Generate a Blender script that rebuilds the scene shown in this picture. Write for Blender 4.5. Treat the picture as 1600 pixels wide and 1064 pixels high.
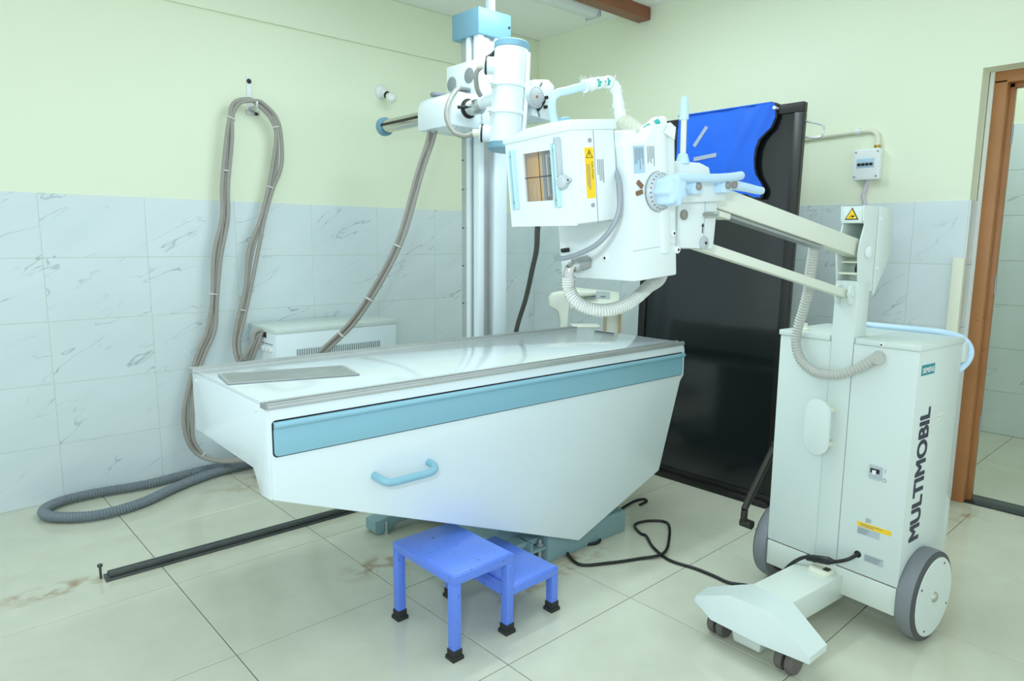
import bpy, bmesh, math, random
from mathutils import Vector as V, Matrix
random.seed(7)
for o in list(bpy.data.objects): bpy.data.objects.remove(o, do_unlink=True)
sc = bpy.context.scene
COL = sc.collection

# ------------------------------------------------------------------ camera
YAW, PITCH, ROLL, CAMH, FPX = 0.8311, 0.1455, 0.0075, 1.2869, 1067.83
fw = V((math.cos(YAW)*math.cos(PITCH), math.sin(YAW)*math.cos(PITCH), -math.sin(PITCH)))
r0 = V((math.sin(YAW), -math.cos(YAW), 0)); u0 = r0.cross(fw)
rt = r0*math.cos(ROLL) + u0*math.sin(ROLL); up = -r0*math.sin(ROLL) + u0*math.cos(ROLL)
cd = bpy.data.cameras.new('camera'); cam = bpy.data.objects.new('camera', cd); COL.objects.link(cam)
cd.sensor_width = 36.0; cd.lens = FPX/1600*36; cd.clip_start = 0.02
M = Matrix((rt, up, -fw)).transposed().to_4x4(); M.translation = V((0, 0, CAMH)); cam.matrix_world = M
sc.camera = cam

# ------------------------------------------------------------------ light and exposure
world = bpy.data.worlds.new('world'); sc.world = world; world.use_nodes = True
bg = world.node_tree.nodes['Background']
bg.inputs[0].default_value = (0.85, 1.0, 1.07, 1); bg.inputs[1].default_value = 1.14
def area(name, loc, target, sx, sy, power, col=(1, 1, 1)):
    d = bpy.data.lights.new(name, 'AREA'); d.shape = 'RECTANGLE'; d.size = sx; d.size_y = sy
    d.energy = power; d.color = col
    o = bpy.data.objects.new(name, d); COL.objects.link(o); o.location = loc
    o.rotation_euler = (V(target)-V(loc)).to_track_quat('-Z', 'Y').to_euler(); return o
flash_at = V((0, 0, CAMH)) + up*0.30 - rt*0.16 - fw*0.05
TINT = (0.84, 1.0, 1.07)
area('camera_flash', flash_at, flash_at + fw*3 + V((0, 0, 0.25)), 0.16, 0.10, 12, TINT)
area('added_room_fill', (1.5, 1.7, 2.72), (1.5, 1.7, 0), 2.4, 2.0, 19, TINT)  # added fill, out of view, evens out the walls; no fitting there
area('added_back_fill', (2.3, 2.3, 2.68), (2.3, 2.3, 0), 1.2, 0.15, 16, TINT)  # added fill above the frame for the back of the room; no lit tube
area('added_corridor_fill', (4.8, 0.9, 2.86), (4.8, 0.9, 0), 0.6, 1.2, 14, TINT)  # added unseen fill that brightens the corridor
vs = sc.view_settings
vs.view_transform = 'Standard'; vs.look = 'None'; vs.gamma = 1.0; vs.exposure = 0.0; vs.use_curve_mapping = False
sc.cycles.use_denoising = True
sc.cycles.max_bounces = 8; sc.cycles.diffuse_bounces = 5

# ------------------------------------------------------------------ materials
def lin(c):
    return tuple((x/255/12.92 if x/255 <= 0.04045 else ((x/255+0.055)/1.055)**2.4) for x in c) + (1,)
MATS = {}
def mat(name, rgb, rough=0.5, metal=0.0, var=0.0, vscale=6.0, spec=0.5, coat=0.0, spots=None, bump=0.0, bscale=80, transm=0.0):
    m = bpy.data.materials.new(name); m.use_nodes = True; nt = m.node_tree; p = nt.nodes['Principled BSDF']
    p.inputs['Roughness'].default_value = rough; p.inputs['Metallic'].default_value = metal
    p.inputs['Specular IOR Level'].default_value = spec; p.inputs['Coat Weight'].default_value = coat
    p.inputs['Coat Roughness'].default_value = 0.08
    p.inputs['Transmission Weight'].default_value = transm
    base = lin(rgb); p.inputs['Base Color'].default_value = base
    geo = None
    if var or spots or bump:
        geo = nt.nodes.new('ShaderNodeTexCoord')
    src = None
    if var:
        n = nt.nodes.new('ShaderNodeTexNoise'); n.inputs['Scale'].default_value = vscale; n.inputs['Detail'].default_value = 6
        nt.links.new(geo.outputs['Object'], n.inputs['Vector'])
        mx = nt.nodes.new('ShaderNodeMix'); mx.data_type = 'RGBA'
        mx.inputs[6].default_value = tuple(c*(1-var) for c in base[:3])+(1,)
        mx.inputs[7].default_value = tuple(min(1, c*(1+var)) for c in base[:3])+(1,)
        nt.links.new(n.outputs['Fac'], mx.inputs[0]); src = mx.outputs[2]
    if spots:
        srgb, thr, sscale = spots
        n = nt.nodes.new('ShaderNodeTexNoise'); n.inputs['Scale'].default_value = sscale; n.inputs['Detail'].default_value = 8
        n.inputs['Roughness'].default_value = 0.65
        nt.links.new(geo.outputs['Object'], n.inputs['Vector'])
        cr = nt.nodes.new('ShaderNodeMapRange'); cr.inputs[1].default_value = thr; cr.inputs[2].default_value = thr+0.03
        nt.links.new(n.outputs['Fac'], cr.inputs[0])
        mx = nt.nodes.new('ShaderNodeMix'); mx.data_type = 'RGBA'
        mx.inputs[6].default_value = base; mx.inputs[7].default_value = lin(srgb)
        if src: nt.links.new(src, mx.inputs[6])
        nt.links.new(cr.outputs[0], mx.inputs[0]); src = mx.outputs[2]
    if src: nt.links.new(src, p.inputs['Base Color'])
    if bump:
        n = nt.nodes.new('ShaderNodeTexNoise'); n.inputs['Scale'].default_value = bscale; n.inputs['Detail'].default_value = 4
        nt.links.new(geo.outputs['Object'], n.inputs['Vector'])
        b = nt.nodes.new('ShaderNodeBump'); b.inputs['Strength'].default_value = bump; b.inputs['Distance'].default_value = 0.004
        nt.links.new(n.outputs['Fac'], b.inputs['Height']); nt.links.new(b.outputs['Normal'], p.inputs['Normal'])
    MATS[name] = m; return m

mat('wall_paint', (233, 239, 214), 0.55, var=0.025, vscale=1.2, bump=0.06, bscale=60)
mat('ceiling_paint', (244, 246, 240), 0.8, var=0.02, vscale=2)
mat('grout', (206, 214, 204), 0.9)
mat('floor_grout', (112, 112, 98), 0.9)
mat('enamel', (231, 242, 246), 0.22, var=0.012, vscale=3, coat=0.1)
mat('enamel_cream', (214, 224, 219), 0.34, var=0.015, vscale=4, coat=0.1)
mat('chassis_cream', (214, 222, 212), 0.4, var=0.03, vscale=6, spots=((176, 150, 96), 0.70, 14))
mat('brown_beige', (196, 176, 138), 0.6)
mat('enamel_head', (228, 236, 236), 0.32, var=0.01, vscale=4, coat=0.1)
mat('cream_plastic', (234, 237, 224), 0.45, var=0.03, vscale=5)
mat('arm_cream', (228, 231, 216), 0.38, var=0.02, vscale=5)
mat('table_top', (214, 224, 227), 0.10, var=0.01, vscale=3, coat=0.5)
mat('blue_trim', (142, 192, 210), 0.3, coat=0.2)
mat('cap_blue', (116, 160, 180), 0.4)
mat('grip_blue', (196, 224, 246), 0.28, coat=0.3)
mat('teal_paint', (136, 166, 170), 0.45, var=0.08, vscale=8)
mat('steel', (192, 195, 194), 0.32, 0.55, var=0.12, vscale=10)
mat('steel_dull', (164, 168, 168), 0.42, 0.5, var=0.15, vscale=14)
mat('chrome', (205, 205, 200), 0.12, 1.0)
mat('dark_metal', (58, 55, 50), 0.45, 0.5, var=0.3, vscale=12)
mat('rail_iron', (88, 92, 90), 0.4, 0.6, var=0.3, vscale=18)
mat('stool_blue', (98, 136, 236), 0.34, var=0.05, vscale=9, spots=((62, 60, 62), 0.645, 62), coat=0.15)
mat('rubber', (42, 42, 40), 0.7, var=0.2, vscale=40)
mat('tyre', (128, 132, 136), 0.6, var=0.06, vscale=20)
mat('tyre_dark', (76, 78, 78), 0.6)
mat('caster_grey', (104, 98, 94), 0.6, var=0.15, vscale=40)
mat('rust_brown', (96, 62, 48), 0.7, var=0.3, vscale=30)
mat('cable_grey', (158, 154, 146), 0.5, var=0.1, vscale=30)
mat('cable_lead', (150, 158, 166), 0.4)
mat('cable_tie', (225, 225, 220), 0.4)
mat('hose_grey', (118, 128, 134), 0.38)
mat('hose_duct', (188, 190, 182), 0.4)
mat('hose_white', (226, 228, 222), 0.35)
mat('cable_dark', (92, 92, 86), 0.5)
mat('black', (20, 21, 22), 0.35)
mat('board_black', (22, 25, 28), 0.16, coat=0.3, bump=0.05, bscale=30, spots=((40, 42, 44), 0.74, 60))
mat('board_frame', (24, 22, 20), 0.35)
mat('apron_blue', (18, 92, 206), 0.38, var=0.2, vscale=7, spec=0.4)
mat('apron_black', (22, 22, 26), 0.4)
mat('apron_strip', (150, 160, 178), 0.7, var=0.2, vscale=50)
mat('wood', (180, 122, 74), 0.4, var=0.25, vscale=5, spots=((140, 84, 44), 0.66, 9))
mat('beam_wood', (136, 78, 48), 0.45, var=0.25, vscale=6)
mat('plaster_white', (232, 232, 224), 0.8)
mat('granite', (40, 46, 48), 0.2, var=0.3, vscale=60)
mat('pvc_white', (232, 236, 236), 0.35)
mat('pvc_cream', (230, 231, 210), 0.45)
mat('wire_mauve', (206, 196, 206), 0.5)
mat('yellow', (250, 205, 20), 0.5)
mat('label_silver', (186, 196, 200), 0.4, 0.2)
mat('label_blue', (176, 204, 220), 0.4)
mat('label_white', (238, 242, 242), 0.5)
mat('print_black', (26, 28, 36), 0.6)
mat('print_navy', (22, 24, 62), 0.4)
mat('print_grey', (120, 124, 132), 0.6)
mat('teal_badge', (0, 140, 150), 0.4)
mat('scuff', (226, 232, 224), 0.55, var=0.1, vscale=40)
mat('grey_plastic', (138, 146, 148), 0.5)
mat('dial_grey', (190, 198, 202), 0.4)
mat('amber', (246, 184, 44), 0.45, var=0.06, vscale=12)
mat('rail_pale', (192, 224, 230), 0.3)
mat('bolt_grey', (158, 150, 142), 0.4, 0.5)
mat('hose_shade_grey', (150, 154, 152), 0.5)  # grey standing in for shade between the hose ribs
mat('copper', (150, 108, 78), 0.4, 0.6)
mat('bandage', (236, 240, 234), 0.9, var=0.06, vscale=60, bump=0.9, bscale=160)
mat('bandage_teal', (60, 176, 168), 0.8)
mat('bandage_dirty', (214, 214, 196), 0.95, var=0.12, vscale=70, bump=1.0, bscale=140)
mat('red', (205, 60, 50), 0.4)
mat('bulb_glass', (235, 238, 235), 0.1, coat=0.5)
mat('brass', (190, 150, 70), 0.3, 0.9)
gl = mat('clear_window', (235, 240, 240), 0.03); gl.node_tree.nodes['Principled BSDF'].inputs['Alpha'].default_value = 0.12

def tile_mat(name, kind):
    """glazed tile: marbled wall tile or vitrified floor tile with stains"""
    m = bpy.data.materials.new(name); m.use_nodes = True; nt = m.node_tree; p = nt.nodes['Principled BSDF']
    N = nt.nodes.new; Lk = nt.links.new
    g = N('ShaderNodeNewGeometry'); oi = N('ShaderNodeObjectInfo')
    sep = N('ShaderNodeSeparateXYZ'); Lk(g.outputs['Position'], sep.inputs[0])
    def math_(op, a, b=None, c=None):
        n = N('ShaderNodeMath'); n.operation = op
        for i, x in enumerate((a, b, c)):
            if x is None: continue
            if isinstance(x, (int, float)): n.inputs[i].default_value = x
            else: Lk(x, n.inputs[i])
        return n.outputs[0]
    def mixc(f, a, b):
        n = N('ShaderNodeMix'); n.data_type = 'RGBA'
        for i, x in ((0, f), (6, a), (7, b)):
            if hasattr(x, 'links') or hasattr(x, 'is_linked'): Lk(x, n.inputs[i])
            else: n.inputs[i].default_value = x
        return n.outputs[2]
    if kind == 'wall':
        u = math_('SUBTRACT', sep.outputs['X'], sep.outputs['Y']); w = sep.outputs['Z']
        # streaks climb to the right
        a = math.radians(29)
        along = math_('ADD', math_('MULTIPLY', u, math.cos(a)), math_('MULTIPLY', w, math.sin(a)))
        across = math_('SUBTRACT', math_('MULTIPLY', w, math.cos(a)), math_('MULTIPLY', u, math.sin(a)))
        comb = N('ShaderNodeCombineXYZ'); Lk(math_('MULTIPLY', along, 0.95), comb.inputs[0]); Lk(math_('MULTIPLY', across, 4.2), comb.inputs[1])
        Lk(math_('MULTIPLY', oi.outputs['Random'], 3.1), comb.inputs[2])
        n1 = N('ShaderNodeTexNoise'); n1.inputs['Scale'].default_value = 1.15; n1.inputs['Detail'].default_value = 4; n1.inputs['Roughness'].default_value = 0.52
        n1.inputs['Distortion'].default_value = 0.22
        Lk(comb.outputs[0], n1.inputs['Vector'])
        d = math_('ABSOLUTE', math_('SUBTRACT', n1.outputs['Fac'], 0.5))
        line = N('ShaderNodeMapRange'); Lk(d, line.inputs[0]); line.inputs[1].default_value = 0.0; line.inputs[2].default_value = 0.0062
        line.inputs[3].default_value = 1.0; line.inputs[4].default_value = 0.0
        n2 = N('ShaderNodeTexNoise'); n2.inputs['Scale'].default_value = 2.4; n2.inputs['Detail'].default_value = 2; Lk(comb.outputs[0], n2.inputs['Vector'])
        msk = N('ShaderNodeMapRange'); Lk(n2.outputs['Fac'], msk.inputs[0]); msk.inputs[1].default_value = 0.45; msk.inputs[2].default_value = 0.62
        v = math_('MULTIPLY', math_('MULTIPLY', line.outputs[0], msk.outputs[0]), 0.55)
        n3 = N('ShaderNodeTexNoise'); n3.inputs['Scale'].default_value = 1.6; n3.inputs['Detail'].default_value = 5; Lk(comb.outputs[0], n3.inputs['Vector'])
        base = mixc(n3.outputs['Fac'], lin((210, 222, 224)), lin((226, 235, 237)))
        col = mixc(v, base, lin((112, 124, 134)))
        Lk(col, p.inputs['Base Color']); p.inputs['Roughness'].default_value = 0.16
    else:
        n3 = N('ShaderNodeTexNoise'); n3.inputs['Scale'].default_value = 5.0; n3.inputs['Detail'].default_value = 9; n3.inputs['Roughness'].default_value = 0.6
        off = N('ShaderNodeVectorMath'); off.operation = 'ADD'; Lk(g.outputs['Position'], off.inputs[0])
        cx = N('ShaderNodeCombineXYZ'); Lk(math_('MULTIPLY', oi.outputs['Random'], 9.0), cx.inputs[2]); Lk(cx.outputs[0], off.inputs[1])
        Lk(off.outputs[0], n3.inputs['Vector'])
        base = mixc(n3.outputs['Fac'], lin((192, 192, 172)), lin((218, 219, 200)))
        nz = N('ShaderNodeTexNoise'); nz.inputs['Scale'].default_value = 14; nz.inputs['Detail'].default_value = 7; Lk(g.outputs['Position'], nz.inputs['Vector'])
        tot = None
        for (x, y, rx, ry, s) in ((1.93, 1.80, .16, .06, 1.0), (1.75, 1.72, .30, .035, .8), (2.10, 1.74, .07, .05, .9), (0.30, 2.87, .30, .07, .75), (0.95, 2.83, .6, .05, .3),
                                  (1.35, 3.50, .30, .12, .55), (1.55, 3.3, .3, .08, .5), (3.55, 1.02, .22, .10, .6), (3.3, .9, .25, .06, .35), (1.35, 2.25, .2, .1, .8), (3.7, .85, .2, .07, .5)):
            sx = math_('DIVIDE', math_('SUBTRACT', sep.outputs['X'], x), rx); sy = math_('DIVIDE', math_('SUBTRACT', sep.outputs['Y'], y), ry)
            q = math_('ADD', math_('MULTIPLY', sx, sx), math_('MULTIPLY', sy, sy))
            e = math_('MULTIPLY', math_('MAXIMUM', math_('SUBTRACT', 1.0, q), 0.0), s)
            tot = e if tot is None else math_('ADD', tot, e)
        th = N('ShaderNodeMapRange'); Lk(nz.outputs['Fac'], th.inputs[0]); th.inputs[1].default_value = 0.44; th.inputs[2].default_value = 0.66
        st = math_('MINIMUM', math_('MULTIPLY', math_('MULTIPLY', tot, th.outputs[0]), 1.1), 0.8)
        col = mixc(st, base, lin((150, 104, 52)))
        Lk(col, p.inputs['Base Color']); p.inputs['Roughness'].default_value = 0.13
        p.inputs['Specular IOR Level'].default_value = 0.45
    MATS[name] = m; return m
tile_mat('wall_tile', 'wall'); tile_mat('floor_tile', 'floor')

# ------------------------------------------------------------------ mesh tools (points are given in world metres, through frames)
class Frame:
    def __init__(s, o, x, y, z): s.o, s.x, s.y, s.z = V(o), V(x), V(y), V(z)
    def __call__(s, p): return s.o + s.x*p[0] + s.y*p[1] + s.z*p[2]
WORLD = Frame((0, 0, 0), (1, 0, 0), (0, 1, 0), (0, 0, 1))

def spline(pts, sub):
    pts = [V(p) for p in pts]
    if sub <= 1 or len(pts) < 3: return pts
    out = []; n = len(pts)
    for i in range(n-1):
        p0, p1, p2, p3 = pts[max(i-1, 0)], pts[i], pts[i+1], pts[min(i+2, n-1)]
        for k in range(sub):
            t = k/sub
            out.append(0.5*((2*p1)+(p2-p0)*t+(2*p0-5*p1+4*p2-p3)*t*t+(3*p1-p0-3*p2+p3)*t**3))
    out.append(pts[-1]); return out
def resample(pts, step):
    out = [pts[0]]; acc = 0.0
    for a, b in zip(pts, pts[1:]):
        L = (b-a).length; pos = step-acc
        while pos <= L:
            out.append(a.lerp(b, pos/L)); pos += step
        acc = (acc+L) % step
    return out

class MB:
    def __init__(s, fr=WORLD): s.fr = fr; s.v = []; s.f = []
    def add(s, pts, faces):
        b = len(s.v); s.v += [s.fr(p) for p in pts]; s.f += [tuple(i+b for i in f) for f in faces]; return s
    def box(s, x0, x1, y0, y1, z0, z1):
        return s.add([(x0,y0,z0),(x1,y0,z0),(x1,y1,z0),(x0,y1,z0),(x0,y0,z1),(x1,y0,z1),(x1,y1,z1),(x0,y1,z1)],
                     [(0,3,2,1),(4,5,6,7),(0,1,5,4),(1,2,6,5),(2,3,7,6),(3,0,4,7)])
    def hexa(s, a, b):   # two quads
        return s.add(list(a)+list(b), [(0,3,2,1),(4,5,6,7),(0,1,5,4),(1,2,6,5),(2,3,7,6),(3,0,4,7)])
    def prism(s, poly, axis, a, b):
        n = len(poly)
        mk = {'x': lambda q, t: (t, q[0], q[1]), 'y': lambda q, t: (q[0], t, q[1]), 'z': lambda q, t: (q[0], q[1], t)}[axis]
        return s.add([mk(q, a) for q in poly]+[mk(q, b) for q in poly],
                     [tuple(range(n-1, -1, -1)), tuple(range(n, 2*n))]+[(i, (i+1) % n, n+(i+1) % n, n+i) for i in range(n)])
    def tube(s, pts, r, n=8, sub=6, caps=True, step=None):
        P = spline(pts, sub)
        if step: P = resample(P, step)
        m = len(P); T = [(P[min(i+1, m-1)]-P[max(i-1, 0)]).normalized() for i in range(m)]
        ref = V((0, 0, 1)) if abs(T[0].z) < 0.9 else V((1, 0, 0))
        nv = (ref - T[0]*ref.dot(T[0])).normalized(); vs_ = []
        for i in range(m):
            nv = (nv - T[i]*nv.dot(T[i])).normalized(); bv = T[i].cross(nv)
            rr = r(i, m) if callable(r) else r
            for k in range(n):
                a = 2*math.pi*k/n; vs_.append(P[i]+nv*math.cos(a)*rr+bv*math.sin(a)*rr)
        fs = [(i*n+k, i*n+(k+1) % n, (i+1)*n+(k+1) % n, (i+1)*n+k) for i in range(m-1) for k in range(n)]
        if caps: fs += [tuple(range(n-1, -1, -1)), tuple((m-1)*n+k for k in range(n))]
        return s.add(vs_, fs)
    def lathe(s, p0, d, prof, n=24, squash=None):
        """profile of (radius, distance along d from p0)"""
        p0 = V(p0); d = V(d).normalized(); ref = V((0, 0, 1)) if abs(d.z) < 0.9 else V((1, 0, 0))
        a = (ref-d*ref.dot(d)).normalized(); b = d.cross(a); vs_ = []
        for (r, h) in prof:
            for k in range(n):
                t = 2*math.pi*k/n; vs_.append(p0+d*h+a*math.cos(t)*r+b*math.sin(t)*r)
        m = len(prof)
        fs = [(i*n+k, i*n+(k+1) % n, (i+1)*n+(k+1) % n, (i+1)*n+k) for i in range(m-1) for k in range(n)]
        fs += [tuple(range(n-1, -1, -1)), tuple((m-1)*n+k for k in range(n))]
        return s.add(vs_, fs)
    def cyl(s, p0, p1, r, n=20, ch=0.0):
        d = V(p1)-V(p0); L = d.length
        prof = [(r, 0), (r, L)] if not ch else [(r-ch, 0), (r, ch), (r, L-ch), (r-ch, L)]
        return s.lathe(p0, d, prof, n)

ROOTM = {}
def link(o, parent=None):
    COL.objects.link(o)
    if parent is not None: o.parent = parent; ROOTM[o.name] = ROOTM[parent.name]
    return o
def tag(o, label, cat, group=None):
    o['label'] = label; o['category'] = cat
    if group: o['group'] = group
    return o
def build(mb, name, m, parent=None, origin=None, bevel=0.0, seg=2, ang=35, kind=None, weld=False):
    if parent is not None: inv = ROOTM[parent.name].inverted()
    else:
        if origin is None:
            xs = [v.x for v in mb.v]; ys = [v.y for v in mb.v]; zs = [v.z for v in mb.v]
            origin = ((min(xs)+max(xs))/2, (min(ys)+max(ys))/2, min(zs))
        Mo = Matrix.Translation(V(origin)); inv = Mo.inverted()
    me = bpy.data.meshes.new(name); me.from_pydata([inv @ v for v in mb.v], [], mb.f)
    bm = bmesh.new(); bm.from_mesh(me)
    if weld: bmesh.ops.remove_doubles(bm, verts=bm.verts, dist=1e-5)
    bmesh.ops.recalc_face_normals(bm, faces=bm.faces)
    if bevel:
        es = [e for e in bm.edges if len(e.link_faces) == 2 and e.calc_face_angle(0) > math.radians(ang)]
        bmesh.ops.bevel(bm, geom=es, offset=bevel, segments=seg, affect='EDGES', clamp_overlap=True, profile=0.5)
    bm.to_mesh(me); bm.free()
    for p in me.polygons: p.use_smooth = True
    me.set_sharp_from_angle(angle=math.radians(38))
    me.materials.append(MATS[m])
    o = bpy.data.objects.new(name, me)
    if parent is None: o.location = origin; ROOTM_pending = Mo
    link(o, parent)
    if parent is None: ROOTM[o.name] = ROOTM_pending
    if kind: o['kind'] = kind
    return o
def pieces(mb, name, m, parent, **kw):
    """one object for each separate piece in the builder"""
    par = list(range(len(mb.v)))
    def find(i):
        while par[i] != i: par[i] = par[par[i]]; i = par[i]
        return i
    for f in mb.f:
        for i in f[1:]: par[find(i)] = find(f[0])
    groups = {}
    for f in mb.f: groups.setdefault(find(f[0]), []).append(f)
    for fs in groups.values():
        ids = sorted({i for f in fs for i in f}); mp = {i: k for k, i in enumerate(ids)}; q = MB()
        q.v = [mb.v[i] for i in ids]; q.f = [tuple(mp[i] for i in f) for f in fs]
        build(q, name, m, parent, **kw)
def empty(name, loc, rotz=0.0):
    o = bpy.data.objects.new(name, None); o.empty_display_size = 0.1; o.location = loc; o.rotation_euler = (0, 0, rotz)
    COL.objects.link(o); ROOTM[o.name] = Matrix.Translation(V(loc)) @ Matrix.Rotation(rotz, 4, 'Z'); return o
def text(s, name, m, parent, o, ux, uy, height, width=None, bold=0.0, weight=0.0):
    """flat lettering laid on a surface; o = lower-left corner of the first letter"""
    c = bpy.data.curves.new('lettering', 'FONT'); c.body = s; c.size = 1.0; c.offset = weight
    t = bpy.data.objects.new('lettering', c); COL.objects.link(t)
    dg = bpy.context.evaluated_depsgraph_get(); me0 = bpy.data.meshes.new_from_object(t.evaluated_get(dg))
    bpy.data.objects.remove(t, do_unlink=True); bpy.data.curves.remove(c)
    xs = [v.co.x for v in me0.vertices]; ys = [v.co.y for v in me0.vertices]
    x0, x1, y0, y1 = min(xs), max(xs), min(ys), max(ys); sy = height/(y1-y0); sx = sy if width is None else width/(x1-x0)
    inv = ROOTM[parent.name].inverted(); o, ux, uy = V(o), V(ux), V(uy)
    me = bpy.data.meshes.new(name)
    vs_, fs_ = [], []; nz = ux.cross(uy).normalized()
    for i, (dx, dy) in enumerate(((0, 0),) if not bold else ((0, 0), (-1, 0), (1, 0), (0, 0.6), (0, -0.6), (-0.7, 0.5), (0.7, 0.5), (-0.7, -0.5), (0.7, -0.5))):
        b = len(vs_)
        vs_ += [inv @ (o+ux*((v.co.x-x0)*sx+dx*bold)+uy*((v.co.y-y0)*sy+dy*bold)+nz*(i*0.00004)) for v in me0.vertices]
        fs_ += [tuple(k+b for k in p.vertices) for p in me0.polygons]
    me.from_pydata(vs_, [], fs_)
    me.materials.append(MATS[m]); bpy.data.meshes.remove(me0)
    return link(bpy.data.objects.new(name, me), parent)
def plate(fr, name, m, parent, x, y, w, h, t=0.0008, z=0.0, bevel=0.0):
    """thin plate on a surface frame: fr.x right, fr.y up, fr.z out of the surface"""
    return build(MB(fr).box(x, x+w, y, y+h, z-0.001, z+t), name, m, parent, bevel=bevel)
def printed(fr, parent, x, y, w, h, rows, z, m='print_grey', seed=1, name='small_print', vertical=False):
    rnd = random.Random(seed); mb = MB(fr)
    for i in range(rows):
        if not vertical:
            yy = y+h*(i+0.3)/rows; ll = w*(0.45+0.55*rnd.random()); mb.add([(x, yy, z), (x+ll, yy, z), (x+ll, yy+h/rows*0.35, z), (x, yy+h/rows*0.35, z)], [(0, 1, 2, 3)])
        else:
            xx = x+w*(i+0.3)/rows; ll = h*(0.45+0.55*rnd.random()); mb.add([(xx, y+h-ll, z), (xx+w/rows*0.35, y+h-ll, z), (xx+w/rows*0.35, y+h, z), (xx, y+h, z)], [(0, 1, 2, 3)])
    return build(mb, name, m, parent)
def screw(mb, p, d, r=0.006, h=0.003): return mb.lathe(p, d, [(r, 0), (r, h*0.5), (r*0.7, h)], 10)
def roundrect(x0, x1, y0, y1, r, n=5):
    out = []
    for cx, cy, a0 in ((x1-r, y0+r, -90), (x1-r, y1-r, 0), (x0+r, y1-r, 90), (x0+r, y0+r, 180)):
        for k in range(n+1):
            a = math.radians(a0+90*k/n); out.append((cx+r*math.cos(a), cy+r*math.sin(a)))
    return out

# ================================================================== THE ROOM
YW, XW, ZC = 3.8701, 3.7625, 2.765      # left wall plane, right wall plane, ceiling
TILE_TOP, RH, TW = 1.4895, 0.3014, 0.4518
def struct(o): o['kind'] = 'structure'; return o

floor = struct(build(MB().box(-1.2, XW+0.02, -1.6, YW+0.02, -0.06, -0.0025), 'floor', 'floor_grout', origin=(1.2, 1.2, -0.06)))
def tile_mesh(name, sx, sy, sz, ch, m):
    mb = MB(); x, y, c = sx/2, sy/2, ch
    mb.add([(-x, -y, 0), (x, -y, 0), (x, y, 0), (-x, y, 0), (-x, -y, sz-c), (x, -y, sz-c), (x, y, sz-c), (-x, y, sz-c),
            (-x+c, -y+c, sz), (x-c, -y+c, sz), (x-c, y-c, sz), (-x+c, y-c, sz)],
           [(3, 2, 1, 0)]+[(i, (i+1) % 4, 4+(i+1) % 4, 4+i) for i in range(4)]+[(4+i, 4+(i+1) % 4, 8+(i+1) % 4, 8+i) for i in range(4)]+[(8, 9, 10, 11)])
    me = bpy.data.meshes.new(name); me.from_pydata([tuple(v) for v in mb.v], [], mb.f); me.materials.append(MATS[m]); return me
def put_tile(me, parent, loc, rot=(0, 0, 0)):
    o = bpy.data.objects.new('tile', me); COL.objects.link(o); o.parent = parent
    o.location = V(loc)-V(parent.location); o.rotation_euler = rot; return o
fm = tile_mesh('floor_tile', 0.597, 0.597, 0.008, 0.0012, 'floor_tile')
GX, GY, S = 0.6973, 2.0279, 0.6
cache = {}
for ix in range(-3, 6):
    for iy in range(-6, 4):
        x0, x1 = GX+S*ix, GX+S*(ix+1); y0, y1 = GY+S*iy, GY+S*(iy+1)
        x1c, y1c = min(x1, XW+0.006), min(y1, YW+0.006)
        if x1c-x0 < 0.02 or y1c-y0 < 0.02: continue
        key = (round(x1c-x0, 3), round(y1c-y0, 3))
        if key not in cache: cache[key] = fm if key == (0.6, 0.6) else tile_mesh('floor_tile', key[0]-0.003, key[1]-0.003, 0.008, 0.0012, 'floor_tile')
        put_tile(cache[key], floor, ((x0+x1c)/2, (y0+y1c)/2, -0.008))

wall_l = struct(build(MB().box(-1.2, XW+0.2, YW+0.0028, YW+0.2, 0, TILE_TOP).box(-1.2, XW+0.2, YW+0.003, YW+0.2, TILE_TOP, ZC), 'wall_left', 'wall_paint', origin=(1.2, YW, 0)))
wall_r_mb = MB()
DY0, DY1, DZ = 0.02, 0.966, 2.077       # door opening
wall_r_mb.box(XW+0.0028, XW+0.25, DY1, YW+0.01, 0, TILE_TOP).box(XW+0.003, XW+0.25, DY1, YW+0.01, TILE_TOP, ZC)
wall_r_mb.box(XW+0.003, XW+0.25, DY0, DY1, DZ, ZC).box(XW+0.003, XW+0.25, -1.6, DY0, 0, ZC)
wall_r = struct(build(wall_r_mb, 'wall_right', 'wall_paint', origin=(XW, 1.2, 0)))
wm = {}
def wall_tile(w, h):
    k = (round(w, 3), round(h, 3))
    if k not in wm: wm[k] = tile_mesh('wall_tile', w-0.0020, h-0.0020, 0.007, 0.0007, 'wall_tile')
    return wm[k]
rows = []
zt = TILE_TOP
while zt > 0.02:
    zb = max(0.0, zt-RH); zb = 0.0 if zb < 0.05 else zb
    rows.append((zb, zt)); zt = zb
for zb, zt in rows:
    for k in range(-3, 8):
        x0 = 0.5456+TW*k; x1 = min(x0+TW, XW)
        if x1-x0 > 0.03: put_tile(wall_tile(x1-x0, zt-zb), wall_l, ((x0+x1)/2, YW+0.007, (zb+zt)/2), (math.radians(90), 0, 0))
    ys = [DY1, 1.195]; 
    while ys[-1] < YW-0.02: ys.append(min(ys[-1]+TW, YW))
    for y0, y1 in zip(ys, ys[1:]):
        if y1-y0 > 0.03: put_tile(wall_tile(y1-y0, zt-zb), wall_r, (XW+0.007, (y0+y1)/2, (zb+zt)/2), (math.radians(90), 0, math.radians(-90)))
    # door reveal
    put_tile(wall_tile(0.13, zt-zb), wall_r, (XW+0.070, DY1, (zb+zt)/2), (math.radians(90), 0, 0))
struct(build(MB().box(-1.2, XW+0.2, -1.6, YW+0.2, ZC, ZC+0.12), 'ceiling', 'ceiling_paint', origin=(1.2, 1.2, ZC)))
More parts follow.
